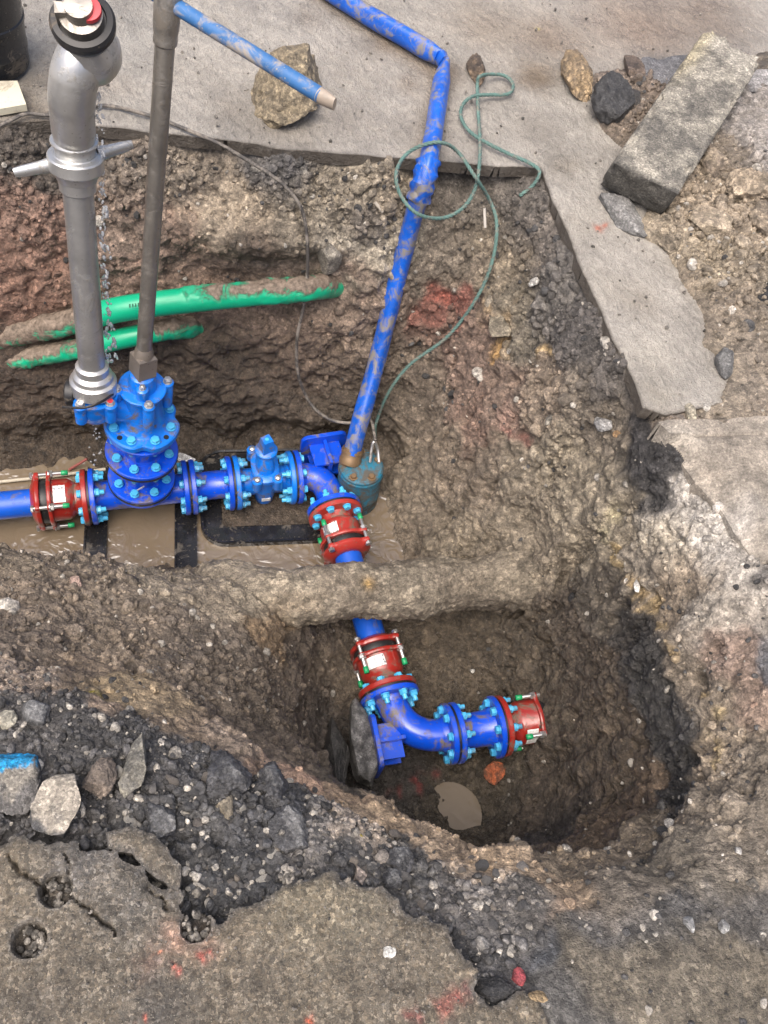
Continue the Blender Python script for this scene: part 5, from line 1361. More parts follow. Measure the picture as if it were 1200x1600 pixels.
for _ in range(26):
    px = rd.gauss(152, 6); py = rd.uniform(650, 735)
    p = at(px, py, -.55 - (py - 650) * .004)
    s = rd.uniform(.002, .005); b.lathe([(0, -s * 1.3), (s, 0), (0, s * 1.3)], 8, Matrix.Translation(p))
drops = b.build('falling_water', M_DROP, auto=None)
tag(drops, 'string of clear water drops falling beside the standpipe', 'water drops', kind='stuff')

# ================================================================ black plastic tray and skids under the pipework
def rrect(x0, x1, y0, y1, r, n=8):
    out = []
    for cx, cy, a0 in ((x1 - r, y1 - r, 0), (x0 + r, y1 - r, 90), (x0 + r, y0 + r, 180), (x1 - r, y0 + r, 270)):
        for k in range(n + 1):
            a = math.radians(a0 + 90 * k / n); out.append((cx + r * math.cos(a), cy + r * math.sin(a)))
    return out
ta, tb = at(312, 780, -1.09), at(430, 848, -1.09); tcn = at(420, 702, -1.09)
tx0, tx1, ty0, ty1 = float(ta[0]), float(ta[0]) + .56, float(tb[1]), float(tcn[1])
M_TRAY = paint('black_tray_plastic_wet', (.013, .013, .014), .16, .5, mudcol=(.10, .085, .065), var=.2)
o_ = rrect(tx0, tx1, ty0, ty1, .09); i_ = rrect(tx0 + .075, tx1 - .075, ty0 + .075, ty1 - .075, .03); l_ = rrect(tx0 + .012, tx1 - .012, ty0 + .012, ty1 - .012, .08)
n = len(o_); V = []; Fs = []
for ring, z in ((o_, -1.16), (o_, -1.086), (rrect(tx0 + .004, tx1 - .004, ty0 + .004, ty1 - .004, .087), -1.082), (l_, -1.084), (l_, -1.094), (i_, -1.096), (i_, -1.101)):
    V += [(x, y, z) for x, y in ring]
for j in range(6):
    for k in range(n):
        k2 = (k + 1) % n; Fs.append((j * n + k, j * n + k2, (j + 1) * n + k2, (j + 1) * n + k))
Fs.append(tuple(6 * n + k for k in range(n)))
tray = MB().add(V, Fs).build('tray', M_TRAY)
si = rrect(tx0 + .079, tx1 - .079, ty0 + .079, ty1 - .079, .028, 10)
GXs, GYs = np.meshgrid(np.linspace(tx0 + .079, tx1 - .079, 60), np.linspace(ty0 + .079, ty1 - .079, 50), indexing='ij')
ps = np.stack([GXs.ravel(), GYs.ravel(), np.full(GXs.size, -1.0985)], 1); ps[:, 2] += np.maximum(-.0015, fbm(ps * 12, 4) * .008)
ii = np.arange(GXs.size).reshape(GXs.shape)
me = np_mesh('silt', ps, np.stack([ii[:-1, :-1], ii[1:, :-1], ii[1:, 1:], ii[:-1, 1:]], -1).reshape(-1, 4)); vcol(me, np.repeat(np.array([[.075, .058, .042]]), len(ps), 0)); a = me.attributes.new('Wet', 'FLOAT', 'POINT'); a.data.foreach_set('value', np.full(len(ps), .9, np.float32)); me.materials.append(M_SOIL)
link(bpy.data.objects.new('silt', me), tray)
tag(tray, 'round-cornered wet black plastic tray under the gate valve', 'tray')
def skid(px0, px1, label):
    a_, b_ = at(px0, 850, -1.10), at(px1, 850, -1.10)
    w_ = float(b_[0] - a_[0]); b = MB()
    lo = (0, -.36, -.05); hi = (w_, .30, 0)
    b.box(lo, hi, None, .004)
    b.box((0, -.36, .0), (.006, .30, .006)); b.box((w_ - .006, -.36, .0), (w_, .30, .006))
    o = b.build('skid', M_TRAY, None, Matrix.Translation((float(a_[0]), float(a_[1]) + .02, -1.097)) @ Matrix.Rotation(-.02, 4, 'Z'))
    tag(o, label, 'skid', 'black skids under the pipe'); return o
skid(131, 167, 'black plastic skid under the red adaptor, the left one of two'); skid(273, 308, 'muddy black plastic skid beside the tray, the right one of two')

# ================================================================ bucket and board at the top left
BK = at(-18, 92, 0.012)
bk = empty('bucket', BK)
tag(bk, 'black ribbed plastic bucket on the road at the top left corner', 'bucket')
b = MB().lathe([(.0, .004), (.116, .004), (.116, 0), (.119, .0), (.120, .05), (.1225, .053), (.1225, .062), (.1205, .066), (.124, .135), (.1275, .138), (.1275, .150), (.1245, .154), (.129, .262), (.135, .264), (.135, .272), (.128, .272), (.124, .262), (.115, .012), (0, .012)], 56)
part(b, 'body', M_BLACK, bk, Matrix.Translation(BK))
hn = [BK + np.array([.132 * math.cos(a_) , .132 * math.sin(a_), .262 - 0.0]) for a_ in (2.6, 5.6)]
mid = (hn[0] + hn[1]) / 2 + np.array([.03, .04, .05])
part(MB().tube(catmull([hn[0], (hn[0] + mid) / 2 + np.array([.02, .03, .03]), mid, (hn[1] + mid) / 2 + np.array([.02, .03, .03]), hn[1]], 6), .004, 8), 'handle', M_STEEL, bk, I4)
pb = [at(-70, 127, .035), at(27, 126, .035), at(41, 163, .030), at(-70, 182, .030)]
b = MB()
V = [tuple(p) for p in pb] + [(p[0], p[1], p[2] - .022) for p in pb]
b.add(V, [(3, 2, 1, 0), (4, 5, 6, 7), (0, 1, 5, 4), (1, 2, 6, 5), (2, 3, 7, 6), (3, 0, 4, 7)], None, False)
board = b.build('board', paint('pale_board', (.55, .52, .40), .6, .35, mudcol=(.30, .26, .20)))
tag(board, 'pale cream board lying beside the black bucket', 'board')
# ================================================================ rocks, clods and rubble
def ico(sub):
    t = (1 + 5 ** .5) / 2
    V = [(-1, t, 0), (1, t, 0), (-1, -t, 0), (1, -t, 0), (0, -1, t), (0, 1, t), (0, -1, -t), (0, 1, -t), (t, 0, -1), (t, 0, 1), (-t, 0, -1), (-t, 0, 1)]
    Fs = [(0, 11, 5), (0, 5, 1), (0, 1, 7), (0, 7, 10), (0, 10, 11), (1, 5, 9), (5, 11, 4), (11, 10, 2), (10, 7, 6), (7, 1, 8), (3, 9, 4), (3, 4, 2), (3, 2, 6), (3, 6, 8), (3, 8, 9), (4, 9, 5), (2, 4, 11), (6, 2, 10), (8, 6, 7), (9, 8, 1)]
    V = [np.array(v) / np.linalg.norm(v) for v in V]
    for _ in range(sub):
        mid = {}; nf = []
        def m_(a, b):
            k = (min(a, b), max(a, b))
            if k not in mid:
                v = V[a] + V[b]; V.append(v / np.linalg.norm(v)); mid[k] = len(V) - 1
            return mid[k]
        for a, b, c in Fs:
            ab, bc, ca = m_(a, b), m_(b, c), m_(c, a)
            nf += [(a, ab, ca), (b, bc, ab), (c, ca, bc), (ab, bc, ca)]
        Fs = nf
    return np.array(V), np.array(Fs)
ICO = {k: ico(k) for k in (1, 2, 3, 4)}
M_ROCK = soil_material('stone', 1.6, .93, .7, .72)
M_CLOD = soil_material('clay_clod', 1.0, .96, .9, .66)
def rock_shape(seed, sub=3, cuts=7, cut=(.55, .85), lump=.18, grit=.05):
    r = np.random.default_rng(seed)
    V, Fs = ICO[sub]; V = V.copy()
    V = V * (1 + lump * fbm(V * 1.3 + seed * 3.1, 3))[:, None]
    for _ in range(cuts):
        n_ = r.normal(size=3); n_ /= np.linalg.norm(n_); d_ = r.uniform(*cut)
        V = V - np.maximum(0, V @ n_ - d_)[:, None] * n_[None]
    nn = V / np.linalg.norm(V, axis=1)[:, None]
    V = V + nn * (grit * fbm(V * 4.5 + seed, 4))[:, None]
    return V, Fs
def view_axes(nrm):
    """level directions that run to the right and away on a surface"""
    n_ = np.array(nrm); x = RGT - n_ * (RGT @ n_); x /= np.linalg.norm(x); y = np.cross(n_, x)
    return x, y, n_
def rock(name, label, cat, px, py, w, h, col, seed, rot=0., tall=.6, cuts=8, cut=(.5, .85), lump=.18, grit=.06, top=None, mat=None, sub=4, sink=.25, wet=.2, group=None, tilt=None, col2=None, base=None):
    p = np.array(base) if base is not None else hit(px, py)
    nrm = np.array(normal_at(p)) if tilt is None else np.asarray(tilt, float) / np.linalg.norm(tilt)
    x, y, n_ = view_axes(nrm)
    sc = float((p - CAM) @ FWD) / F_PX
    v = CAM - p; v /= np.linalg.norm(v); fo = max(.45, abs(float(n_ @ v)))
    a, b_ = w * sc / 2, h * sc / 2 / fo
    c_ = min(a, b_) * tall * 1.25
    V, Fs = rock_shape(seed, sub, cuts, cut, lump, grit)
    ext = np.abs(V).max(0); V = V / ext
    u = V * np.array([a, b_, c_])
    ca, sa = math.cos(rot), math.sin(rot)
    u = np.stack([u[:, 0] * ca - u[:, 1] * sa, u[:, 0] * sa + u[:, 1] * ca, u[:, 2]], 1)
    L_ = u[:, :1] * x + u[:, 1:2] * y + u[:, 2:] * n_ + n_ * c_ * (1 - 2 * sink) * .8
    if base is None: L_ = L_ - y * c_ * .35
    me = np_mesh(name, L_, Fs, True)
    k = sstep(-.35, .35, fbm(L_ * 35 + seed, 4))[:, None]
    c0 = np.array(col); c1 = np.array(col2) if col2 is not None else c0 * .6
    cl = c0 * k + c1 * (1 - k)
    if top is not None:
        t_ = sstep(.25, .6, (L_ @ n_ - (c_ * .4)) / c_ + .35 * fbm(L_ * 40, 3))[:, None]
        cl = cl * (1 - t_) + np.array(top) * t_
    vcol(me, cl); at_ = me.attributes.new('Wet', 'FLOAT', 'POINT'); at_.data.foreach_set('value', np.full(len(L_), wet, np.float32))
    me.materials.append(mat or M_ROCK); me.set_sharp_from_angle(angle=math.radians(50))
    o = bpy.data.objects.new(name, me); o.location = p
    link(o); tag(o, label, cat, group)
    return o
# clay and earth lumps on the far road
rock('clay_lump', 'large tan clay lump lying on the road under the blue bar', 'clay lump', 450, 148, 146, 70, (.30, .245, .16), 21, rot=1.05, tall=.8, cuts=10, lump=.3, grit=.12, mat=M_CLOD, col2=(.17, .14, .095))
rock('clay_lump', 'small dark brown clod beside the rope on the road', 'clay lump', 743, 112, 34, 40, (.16, .115, .075), 22, tall=.8, lump=.3, grit=.12, mat=M_CLOD, col2=(.08, .06, .045))
rock('clay_lump', 'yellow-brown clod at the corner of the rubble left of the kerb stone', 'clay lump', 897, 124, 50, 54, (.28, .205, .12), 23, tall=.85, lump=.2, grit=.1, mat=M_CLOD, col2=(.20, .15, .095))
rock('asphalt_lump', 'black asphalt lump on the dirt left of the kerb stone', 'asphalt lump', 952, 164, 70, 54, (.028, .028, .029), 24, tall=.8, cuts=6, lump=.2, grit=.1, col2=(.05, .05, .05))
rock('asphalt_lump', 'small dark lump tucked behind the black asphalt lump', 'asphalt lump', 988, 158, 26, 30, (.06, .055, .05), 25, tall=.8)
rock('stone', 'broken earth clod in the dirt above the black asphalt lump', 'clay lump', 985, 112, 40, 34, (.14, .105, .08), 28, tall=.7, mat=M_CLOD, lump=.3)
rock('clay_lump', 'brown clay clod against the lower right side of the kerb stone', 'clay lump', 1113, 262, 56, 62, (.25, .205, .15), 26, rot=.4, tall=.75, lump=.3, grit=.12, mat=M_CLOD, col2=(.16, .13, .10))
rock('clay_lump', 'pale crusty clay clod right of the kerb stone foot', 'clay lump', 1158, 298, 74, 46, (.34, .275, .20), 27, rot=.2, tall=.7, lump=.35, grit=.15, mat=M_CLOD, col2=(.22, .18, .13))
rock('clay_lump', 'flat pale clay clod in the spoil below the kerb stone', 'clay lump', 1108, 350, 58, 50, (.37, .305, .225), 29, rot=.6, tall=.55, lump=.2, grit=.06, mat=M_CLOD, col2=(.30, .25, .18))
rock('clay_lump', 'crumbly tan clay clod at the right edge of the spoil', 'clay lump', 1186, 345, 50, 44, (.30, .245, .18), 30, tall=.7, lump=.35, grit=.15, mat=M_CLOD)
rock('clay_lump', 'rounded tan clod in the lower part of the spoil', 'clay lump', 1148, 408, 48, 34, (.28, .23, .165), 31, tall=.6, lump=.35, grit=.15, mat=M_CLOD)
rock('clay_lump', 'tan clod at the left foot of the spoil heap', 'clay lump', 1050, 380, 44, 30, (.27, .225, .165), 32, tall=.55, lump=.35, grit=.15, mat=M_CLOD)
rock('stone', 'flat grey stone below the near end of the kerb stone', 'stone', 972, 336, 56, 62, (.17, .168, .16), 33, rot=.7, tall=.4, cuts=10, top=(.22, .215, .205))
rock('stone', 'upright grey stone standing in the dirt on the right', 'stone', 1130, 566, 30, 48, (.17, .17, .165), 34, tall=1.0, cuts=10, sink=.2)
rock('asphalt_lump', 'black lump cut by the right edge of the picture', 'asphalt lump', 1194, 462, 40, 38, (.026, .026, .027), 35, tall=.8)
rock('stone', 'pale flint by the corner of the concrete strip', 'stone', 1076, 645, 20, 24, (.42, .38, .29), 36, tall=.7, sub=3)
rock('stone', 'white flake of stone beside the pale flint', 'stone', 1102, 634, 14, 18, (.55, .52, .46), 37, tall=.5, sub=3)
# broken road pieces bottom left
rock('asphalt_chunk', 'broken asphalt chunk with pale dusty top at the lower left', 'asphalt chunk', 97, 1252, 92, 92, (.10, .10, .10), 41, rot=.5, tall=.75, cuts=12, cut=(.5, .75), top=(.34, .305, .25), lump=.12)
bl = rock('asphalt_chunk', 'grey asphalt chunk sprayed with bright blue paint at the left edge', 'asphalt chunk', 22, 1212, 92, 104, (.13, .125, .12), 42, rot=.2, tall=.6, cuts=11, cut=(.5, .75), top=(.30, .275, .23), lump=.1)
cc = np.zeros(len(bl.data.vertices) * 3, np.float32); bl.data.vertices.foreach_get('co', cc); cc = cc.reshape(-1, 3) + np.array(bl.location)
bp = hit(20, 1198); kk = np.exp(-(((cc - bp) / np.array([.075, .032, .09])) ** 2).sum(1) ** 1.5 + .5 * fbm(cc * 60, 3)) 
kk = sstep(.42, .58, kk + .35 * fbm(cc * 130, 3))[:, None]
ca_ = np.ones(len(cc) * 4, np.float32); bl.data.attributes['Col'].data.foreach_get('color', ca_); ca_ = ca_.reshape(-1, 4)
ca_[:, :3] = ca_[:, :3] * (1 - kk) + np.array([.012, .30, .60]) * kk
bl.data.attributes['Col'].data.foreach_set('color', ca_.ravel().astype(np.float32))
rock('asphalt_chunk', 'brown-grey crumbly chunk right of the pale topped chunk', 'asphalt chunk', 156, 1212, 54, 62, (.19, .155, .125), 43, tall=.7, lump=.3, grit=.1)
rock('asphalt_chunk', 'upright slab with tan left face and dark right face', 'asphalt chunk', 214, 1192, 46, 88, (.14, .135, .12), 44, rot=.1, tall=.8, cuts=12, cut=(.45, .7), col2=(.22, .205, .165), lump=.08)
rock('stone', 'pale rounded stone at the left edge above the blue painted chunk', 'stone', 12, 1124, 34, 30, (.46, .43, .34), 45, tall=.6, sub=3)
rock('asphalt_chunk', 'dark grey chunk beside the pale rounded stone', 'asphalt chunk', 56, 1118, 46, 42, (.12, .12, .12), 46, tall=.7, top=(.20, .20, .195))
rock('asphalt_chunk', 'flat dark asphalt chunk above the cracked slab', 'asphalt chunk', 252, 1276, 62, 66, (.085, .085, .088), 47, top=(.15, .15, .148), grit=.14, sink=.36, rot=.8, tall=.5, cuts=11)
rock('asphalt_chunk', 'large dark asphalt chunk in the middle of the rubble', 'asphalt chunk', 352, 1206, 84, 62, (.085, .085, .088), 48, top=(.15, .15, .148), grit=.14, sink=.36, tall=.55, cuts=11)
rock('asphalt_chunk', 'dark asphalt chunk with dusty face left of the sand slope', 'asphalt chunk', 455, 1292, 76, 74, (.085, .085, .088), 49, top=(.15, .15, .148), grit=.14, sink=.36, rot=.4, tall=.6, cuts=12)
rock('asphalt_chunk', 'dark chunk on the upper rim of the rubble', 'asphalt chunk', 428, 1222, 56, 50, (.085, .085, .088), 50, top=(.15, .15, .148), grit=.14, sink=.36, tall=.6, cuts=11)
rock('stone', 'tan stone among the black rubble', 'stone', 352, 1260, 30, 34, (.28, .24, .175), 51, tall=.7, sub=3)
rock('stone', 'pale pinkish stone on the rubble below the sand slope', 'stone', 560, 1366, 26, 26, (.36, .30, .25), 52, tall=.7, sub=3)
rock('asphalt_chunk', 'dark lump in the black gravel near the asphalt edge', 'asphalt chunk', 612, 1372, 36, 30, (.085, .085, .088), 53, top=(.15, .15, .148), grit=.14, sink=.36, tall=.7)
rock('asphalt_chunk', 'dark flattened lump on the sunken gravel strip', 'asphalt chunk', 625, 1345, 46, 34, (.085, .085, .088), 54, top=(.15, .15, .148), grit=.14, sink=.36, tall=.6)
rock('stone', 'grey stone on the gravel right of the asphalt edge', 'stone', 752, 1474, 28, 24, (.24, .23, .215), 55, tall=.7, sub=3)
rock('asphalt_chunk', 'black crumbled asphalt in the notch of the near road', 'asphalt chunk', 770, 1542, 70, 36, (.03, .03, .031), 56, rot=.15, tall=.5, grit=.12)
rock('stone', 'white triangular stone chip on the near asphalt', 'stone', 607, 1486, 24, 20, (.68, .67, .62), 57, tall=.3, cuts=9, sub=2, sink=.1)
rock('stone', 'red painted stone beside the notch in the near road', 'stone', 808, 1527, 26, 20, (.45, .09, .10), 58, tall=.7, sub=3)
rock('wood_chip', 'splintered pale wood chip on the near road', 'wood chip', 840, 1557, 38, 13, (.46, .33, .18), 59, rot=.25, tall=.35, cuts=6, sub=3, sink=.1)
rock('stone', 'light grey stone in the dark mud at the lower right', 'stone', 1075, 1441, 18, 24, (.36, .36, .35), 60, tall=.8, sub=3)
rock('stone', 'grey pebble in the lower right mud, right of the light grey stone', 'stone', 1129, 1446, 18, 18, (.26, .26, .25), 61, tall=.7, sub=3)
rock('stone', 'dull brown stone on the right slope of the near road', 'stone', 1173, 1381, 20, 18, (.17, .155, .13), 62, tall=.7, sub=3)
rock('stone', 'white stone on the shoulder right of the near pit', 'stone', 997, 914, 11, 13, (.6, .58, .53), 63, tall=.7, sub=2)
rock('stone', 'tan stone pair end on the shoulder of the lower right road', 'stone', 890, 1410, 18, 16, (.44, .32, .22), 64, tall=.7, sub=3)
rock('stone', 'small white stone on the pit floor right of the red adaptor', 'stone', 738, 1047, 8, 8, (.65, .63, .58), 65, tall=.9, sub=2)
# leaning road pieces beside the near pit's bend
rock('asphalt_slab', 'dark broken slab leaning in the pit, the left one of two', 'asphalt slab', 527, 1178, 40, 118, (.045, .043, .040), 71, rot=.12, tall=.8, cuts=11, wet=.5, tilt=(-.5, .25, 1), base=at(527, 1172, -1.04))
rock('asphalt_slab', 'big dark slab with pale scar leaning against the blue foot plate', 'asphalt slab', 572, 1168, 56, 118, (.05, .048, .044), 72, rot=.02, tall=.9, cuts=11, wet=.5, col2=(.16, .155, .145), tilt=(-.5, .25, 1), base=at(568, 1166, -1.03))
rock('brick_fragment', 'orange brick fragment on the pit floor under the red adaptor', 'brick fragment', 776, 1204, 42, 34, (.50, .13, .045), 73, rot=.3, tall=.35, cuts=10, col2=(.16, .07, .04), sub=3)
# stones standing out of the banks
for i, (px, py, w_, h_, c_, lb) in enumerate((
    (512, 392, 44, 54, (.22, .20, .165), 'tan stone set in the far trench wall left of the hose'),
    (785, 508, 34, 40, (.26, .225, .165), 'tan stone set in the right bank beside the rope'),
    (946, 658, 26, 26, (.28, .275, .265), 'grey stone in the right bank below the road edge'),
    (860, 655, 18, 16, (.26, .24, .2), 'small grey-brown stone on the upper right bank'),
    (770, 470, 22, 18, (.3, .26, .2), 'small tan stone right of the red clay'),
    (566, 285, 40, 26, (.27, .23, .17), 'pale clod in the far wall under the road edge'),
    (630, 292, 30, 24, (.24, .205, .15), 'pale clod in the far wall left of the hose sleeve'),
    (835, 440, 16, 14, (.62, .6, .55), 'white stone in the right bank near the road edge'),
    (965, 676, 12, 11, (.32, .2, .1), 'orange pebble in the right bank by the black corner'),
    (118, 912, 22, 18, (.45, .32, .26), 'pinkish stone on the bench left of the pit'),
    (800, 897, 12, 12, (.62, .6, .55), 'white pebble on the mud-caked pipe'),
    (1180, 1100, 14, 12, (.4, .27, .2), 'pink stone on the right shoulder'),
    (1152, 1330, 16, 10, (.6, .58, .54), 'white flake on the lower right slope'),
    (1035, 1262, 20, 16, (.2, .19, .17), 'grey stone in the right rim of the near pit'),
    (243, 1300 - 20, 22, 14, (.3, .28, .25), 'small pale stone above the cracked slab'))):
    rock('stone', lb, 'stone', px, py, w_, h_, c_, 80 + i, rot=i * .7, tall=.7, sub=3, mat=M_ROCK)
# a few dozen look-alike road stones in the rubble
rk = random.Random(12)
protos = []
for k in range(8):
    V, Fs = rock_shape(200 + k, 2, 9, (.5, .8), .15, .05)
    me = np_mesh('rubble_stone', V / np.abs(V).max(), Fs, True); c0 = [(.085, .083, .082), (.12, .115, .11), (.065, .064, .064), (.17, .16, .15), (.10, .097, .094), (.36, .34, .30), (.14, .125, .11), (.23, .20, .165)][k]
    vcol(me, np.repeat(np.array([c0]), len(V), 0)); a = me.attributes.new('Wet', 'FLOAT', 'POINT'); a.data.foreach_set('value', np.full(len(V), .2, np.float32))
    me.materials.append(M_ROCK); me.set_sharp_from_angle(angle=math.radians(45)); protos.append(me)
ZN = [(40, 380, 1150, 1330), (180, 480, 1190, 1400), (420, 640, 1290, 1380), (600, 820, 1340, 1480), (300, 440, 1330, 1420)]
cnt = 0
while cnt < 130:
    z_ = rk.choice(ZN); px, py = rk.uniform(z_[0], z_[1]), rk.uniform(z_[2], z_[3])
    p = hit(px, py)
    if p[2] > -.03 or p[2] < -.24: continue
    s = rk.uniform(5, 11) * float((p - CAM) @ FWD) / F_PX
    kd = rk.randrange(8); o = bpy.data.objects.new('rubble_stone', protos[kd]); link(o)
    o.location = (p[0], p[1], p[2] + s * .05); o.rotation_euler = (rk.uniform(-.6, .6), rk.uniform(-.6, .6), rk.uniform(0, 6.28)); o.scale = (s * rk.uniform(.8, 1.3), s * rk.uniform(.8, 1.2), s * rk.uniform(.55, .9))
    tag(o, 'thumb-sized %s road stone lying loose in the near rubble' % ('dark grey', 'mid grey', 'charcoal', 'light grey', 'slate grey', 'cream white', 'brown-grey', 'tan')[kd], 'stone', 'loose road stones in the near rubble'); cnt += 1

# kerb stone
kt = [at(957, 254, .135), at(1061, 304, .135), at(1199, 84, .165), at(1113, 30, .165)]
dn = np.array([.0, .03, -.115])
kb = [p + dn for p in kt]
def block(name, top, bot, nu, nv, nw, rough, mat, colour, farend=0.0):
    C8 = np.array([bot[0], bot[1], bot[2], bot[3], top[0], top[1], top[2], top[3]])
    def tri(u, v, w):
        b_ = (1 - u)[:, None]; 
        lo = ((1 - u)[:, None] * C8[0] + u[:, None] * C8[1]) * (1 - v)[:, None] + ((1 - u)[:, None] * C8[3] + u[:, None] * C8[2]) * v[:, None]
        hi = ((1 - u)[:, None] * C8[4] + u[:, None] * C8[5]) * (1 - v)[:, None] + ((1 - u)[:, None] * C8[7] + u[:, None] * C8[6]) * v[:, None]
        return lo * (1 - w)[:, None] + hi * w[:, None]
    Vs = []; Fs = []; base = 0
    def face(na, nb, fn, flip):
        nonlocal base
        A, B = np.meshgrid(np.linspace(0, 1, na + 1), np.linspace(0, 1, nb + 1), indexing='ij')
        u, v, w_ = fn(A.ravel(), B.ravel()); Vs.append(np.stack([u, v, w_], 1))
        ii = np.arange((na + 1) * (nb + 1)).reshape(na + 1, nb + 1) + base; base += ii.size
        q = np.stack([ii[:-1, :-1], ii[1:, :-1], ii[1:, 1:], ii[:-1, 1:]], -1).reshape(-1, 4)
        Fs.append(q[:, ::-1] if flip else q)
    o1 = lambda a: np.ones_like(a); z0 = lambda a: np.zeros_like(a)
    face(nu, nv, lambda a, b: (a, b, o1(a)), False); face(nu, nv, lambda a, b: (a, b, z0(a)), True)
    face(nu, nw, lambda a, b: (a, z0(a), b), False); face(nu, nw, lambda a, b: (a, o1(a), b), True)
    face(nv, nw, lambda a, b: (z0(a), a, b), True); face(nv, nw, lambda a, b: (o1(a), a, b), False)
    UVW = np.concatenate(Vs); P = tri(UVW[:, 0], UVW[:, 1], UVW[:, 2])
    cen = P.mean(0)
    q = UVW - .5; dims = np.array([np.linalg.norm(C8[1] - C8[0]), np.linalg.norm(C8[3] - C8[0]), np.linalg.norm(C8[4] - C8[0])])
    edge = np.sort((.5 - np.abs(q)) * dims, axis=1)
    rnd = .012; k = np.clip(1 - (edge[:, 0] + edge[:, 1]) / rnd, 0, 1)
    dirn = (tri(.5 + q[:, 0] * .9, .5 + q[:, 1] * .97, .5 + q[:, 2] * .8) - P); dirn /= np.linalg.norm(dirn, axis=1)[:, None] + 1e-9
    chip = np.maximum(0, fbm(P * 18, 4)) * sstep(.05, .0, edge[:, 0] + edge[:, 1]) * .035 * rough
    P = P + dirn * (k * .006 + chip)[:, None]
    P = P - (dirn * (fbm(P * 30, 4) * .0035 * rough)[:, None])
    if farend: P = P + dirn * (sstep(.9, 1.0, UVW[:, 1]) * (.02 + .07 * np.abs(fbm(P * 14 + 3, 4))) * farend)[:, None]
    me = np_mesh(name, P, np.concatenate(Fs)); c, wt = colour(P, UVW)
    vcol(me, c); a = me.attributes.new('Wet', 'FLOAT', 'POINT'); a.data.foreach_set('value', wt.astype(np.float32))
    me.materials.append(mat); me.set_sharp_from_angle(angle=math.radians(40))
    return link(bpy.data.objects.new(name, me))
def col_kerb(P, q):
    k = sstep(-.3, .3, fbm(P * 9, 5, .65)); c = np.array([.27, .25, .205]) * k[:, None] + np.array([.135, .125, .105]) * (1 - k)[:, None]
    e = sstep(.75, .95, q[:, 1] + .15 * fbm(P * 12, 3))[:, None]; c = c * (1 - e) + np.array([.36, .335, .28]) * e
    y = (np.exp(-((q[:, 0] - .05) / .14) ** 2) * sstep(.45, .8, q[:, 1]))[:, None] * .7; c = c * (1 - y) + np.array([.38, .33, .21]) * y
    f = sstep(.03, .0, q[:, 1])[:, None] * .85; c = c * (1 - f) + np.array([.04, .038, .034]) * f
    return c, np.full(len(P), .1)
kerb = block('kerb_stone', kt, kb, 30, 90, 14, 1.0, M_ROCK, col_kerb, 1.0)
tag(kerb, 'long grey concrete kerb stone lying on the rubble at the upper right', 'kerb stone')
# paving piece beyond the kerb, with the shade of its near side painted dark
st_ = [at(1166, 143, .055), at(1300, 146, .055), at(1300, 100, .06), at(1172, 108, .06)]
pv = block('paving_piece', st_, [p + np.array([0, .01, -.05]) for p in st_], 20, 14, 8, .6, M_ROCK, lambda P, q: (np.where((q[:, 1] < .02)[:, None], np.array([.03, .03, .032]), np.array([.27, .26, .25])), np.full(len(P), .2)))
tag(pv, 'grey paving piece with near side painted dark as shade behind the kerb stone', 'paving piece')
sb_ = [at(985, 130, .03), at(1046, 150, .03), at(1080, 84, .035), at(1002, 88, .035)]
pv2 = block('paving_piece', sb_, [p + np.array([0, .01, -.04]) for p in sb_], 16, 14, 6, .9, M_ROCK, lambda P, q: (np.repeat(np.array([[.13, .13, .135]]), len(P), 0), np.full(len(P), .3)))
tag(pv2, 'dark grey asphalt sheet poking out left of the kerb stone', 'paving piece')

# small litter
def stick(label, pts, r, col, name='twig', cat='twig'):
    o = MB().tube(catmull(pts, 4), r, 8).build(name, paint('twig_' + name + str(len(bpy.data.materials)), col, .7, .4)); tag(o, label, cat); return o
stick('pale thin batten floating along the foot of the far wall', [at(-60, 760, -1.098), at(0, 753, -1.098), at(80, 744, -1.096), at(165, 733, -1.095)], .006, (.42, .38, .30), 'batten', 'batten')
stick('reddish twig at the foot of the wall above the red adaptor', [toward(hit(108, 734), .02), toward(hit(136, 717), .02)], .005, (.22, .06, .05))
stick('short pale stick in the far wall left of the hose', [toward(hit(586, 316), .02), toward(hit(598, 331), .02)], .0055, (.40, .36, .30))
stick('short white stick in the bank right of the hose', [toward(hit(757, 325), .02), toward(hit(758, 356), .02)], .005, (.48, .45, .40))
fm = rock('foam_scrap', 'white foam scrap floating behind the flange by the wall', 'foam scrap', 290, 717, 34, 14, (.75, .75, .73), 91, rot=-.15, tall=.5, sub=3, base=at(290, 717, -1.10), tilt=(0, 0, 1))
for i, (px, py, lb) in enumerate(((145, 1084, 'yellow leaf scrap on the sandy bank'), (1087, 1284, 'yellow leaf scrap at the lower right of the pit'), (842, 1338, 'yellow scrap at the near rim of the pit'), (562, 1306, 'yellow pebble-like scrap on the sand slope'))):
    rock('leaf_scrap', lb, 'leaf', px, py, 12, 9, (.50, .40, .06), 95 + i, rot=i, tall=.3, sub=2, sink=.1)

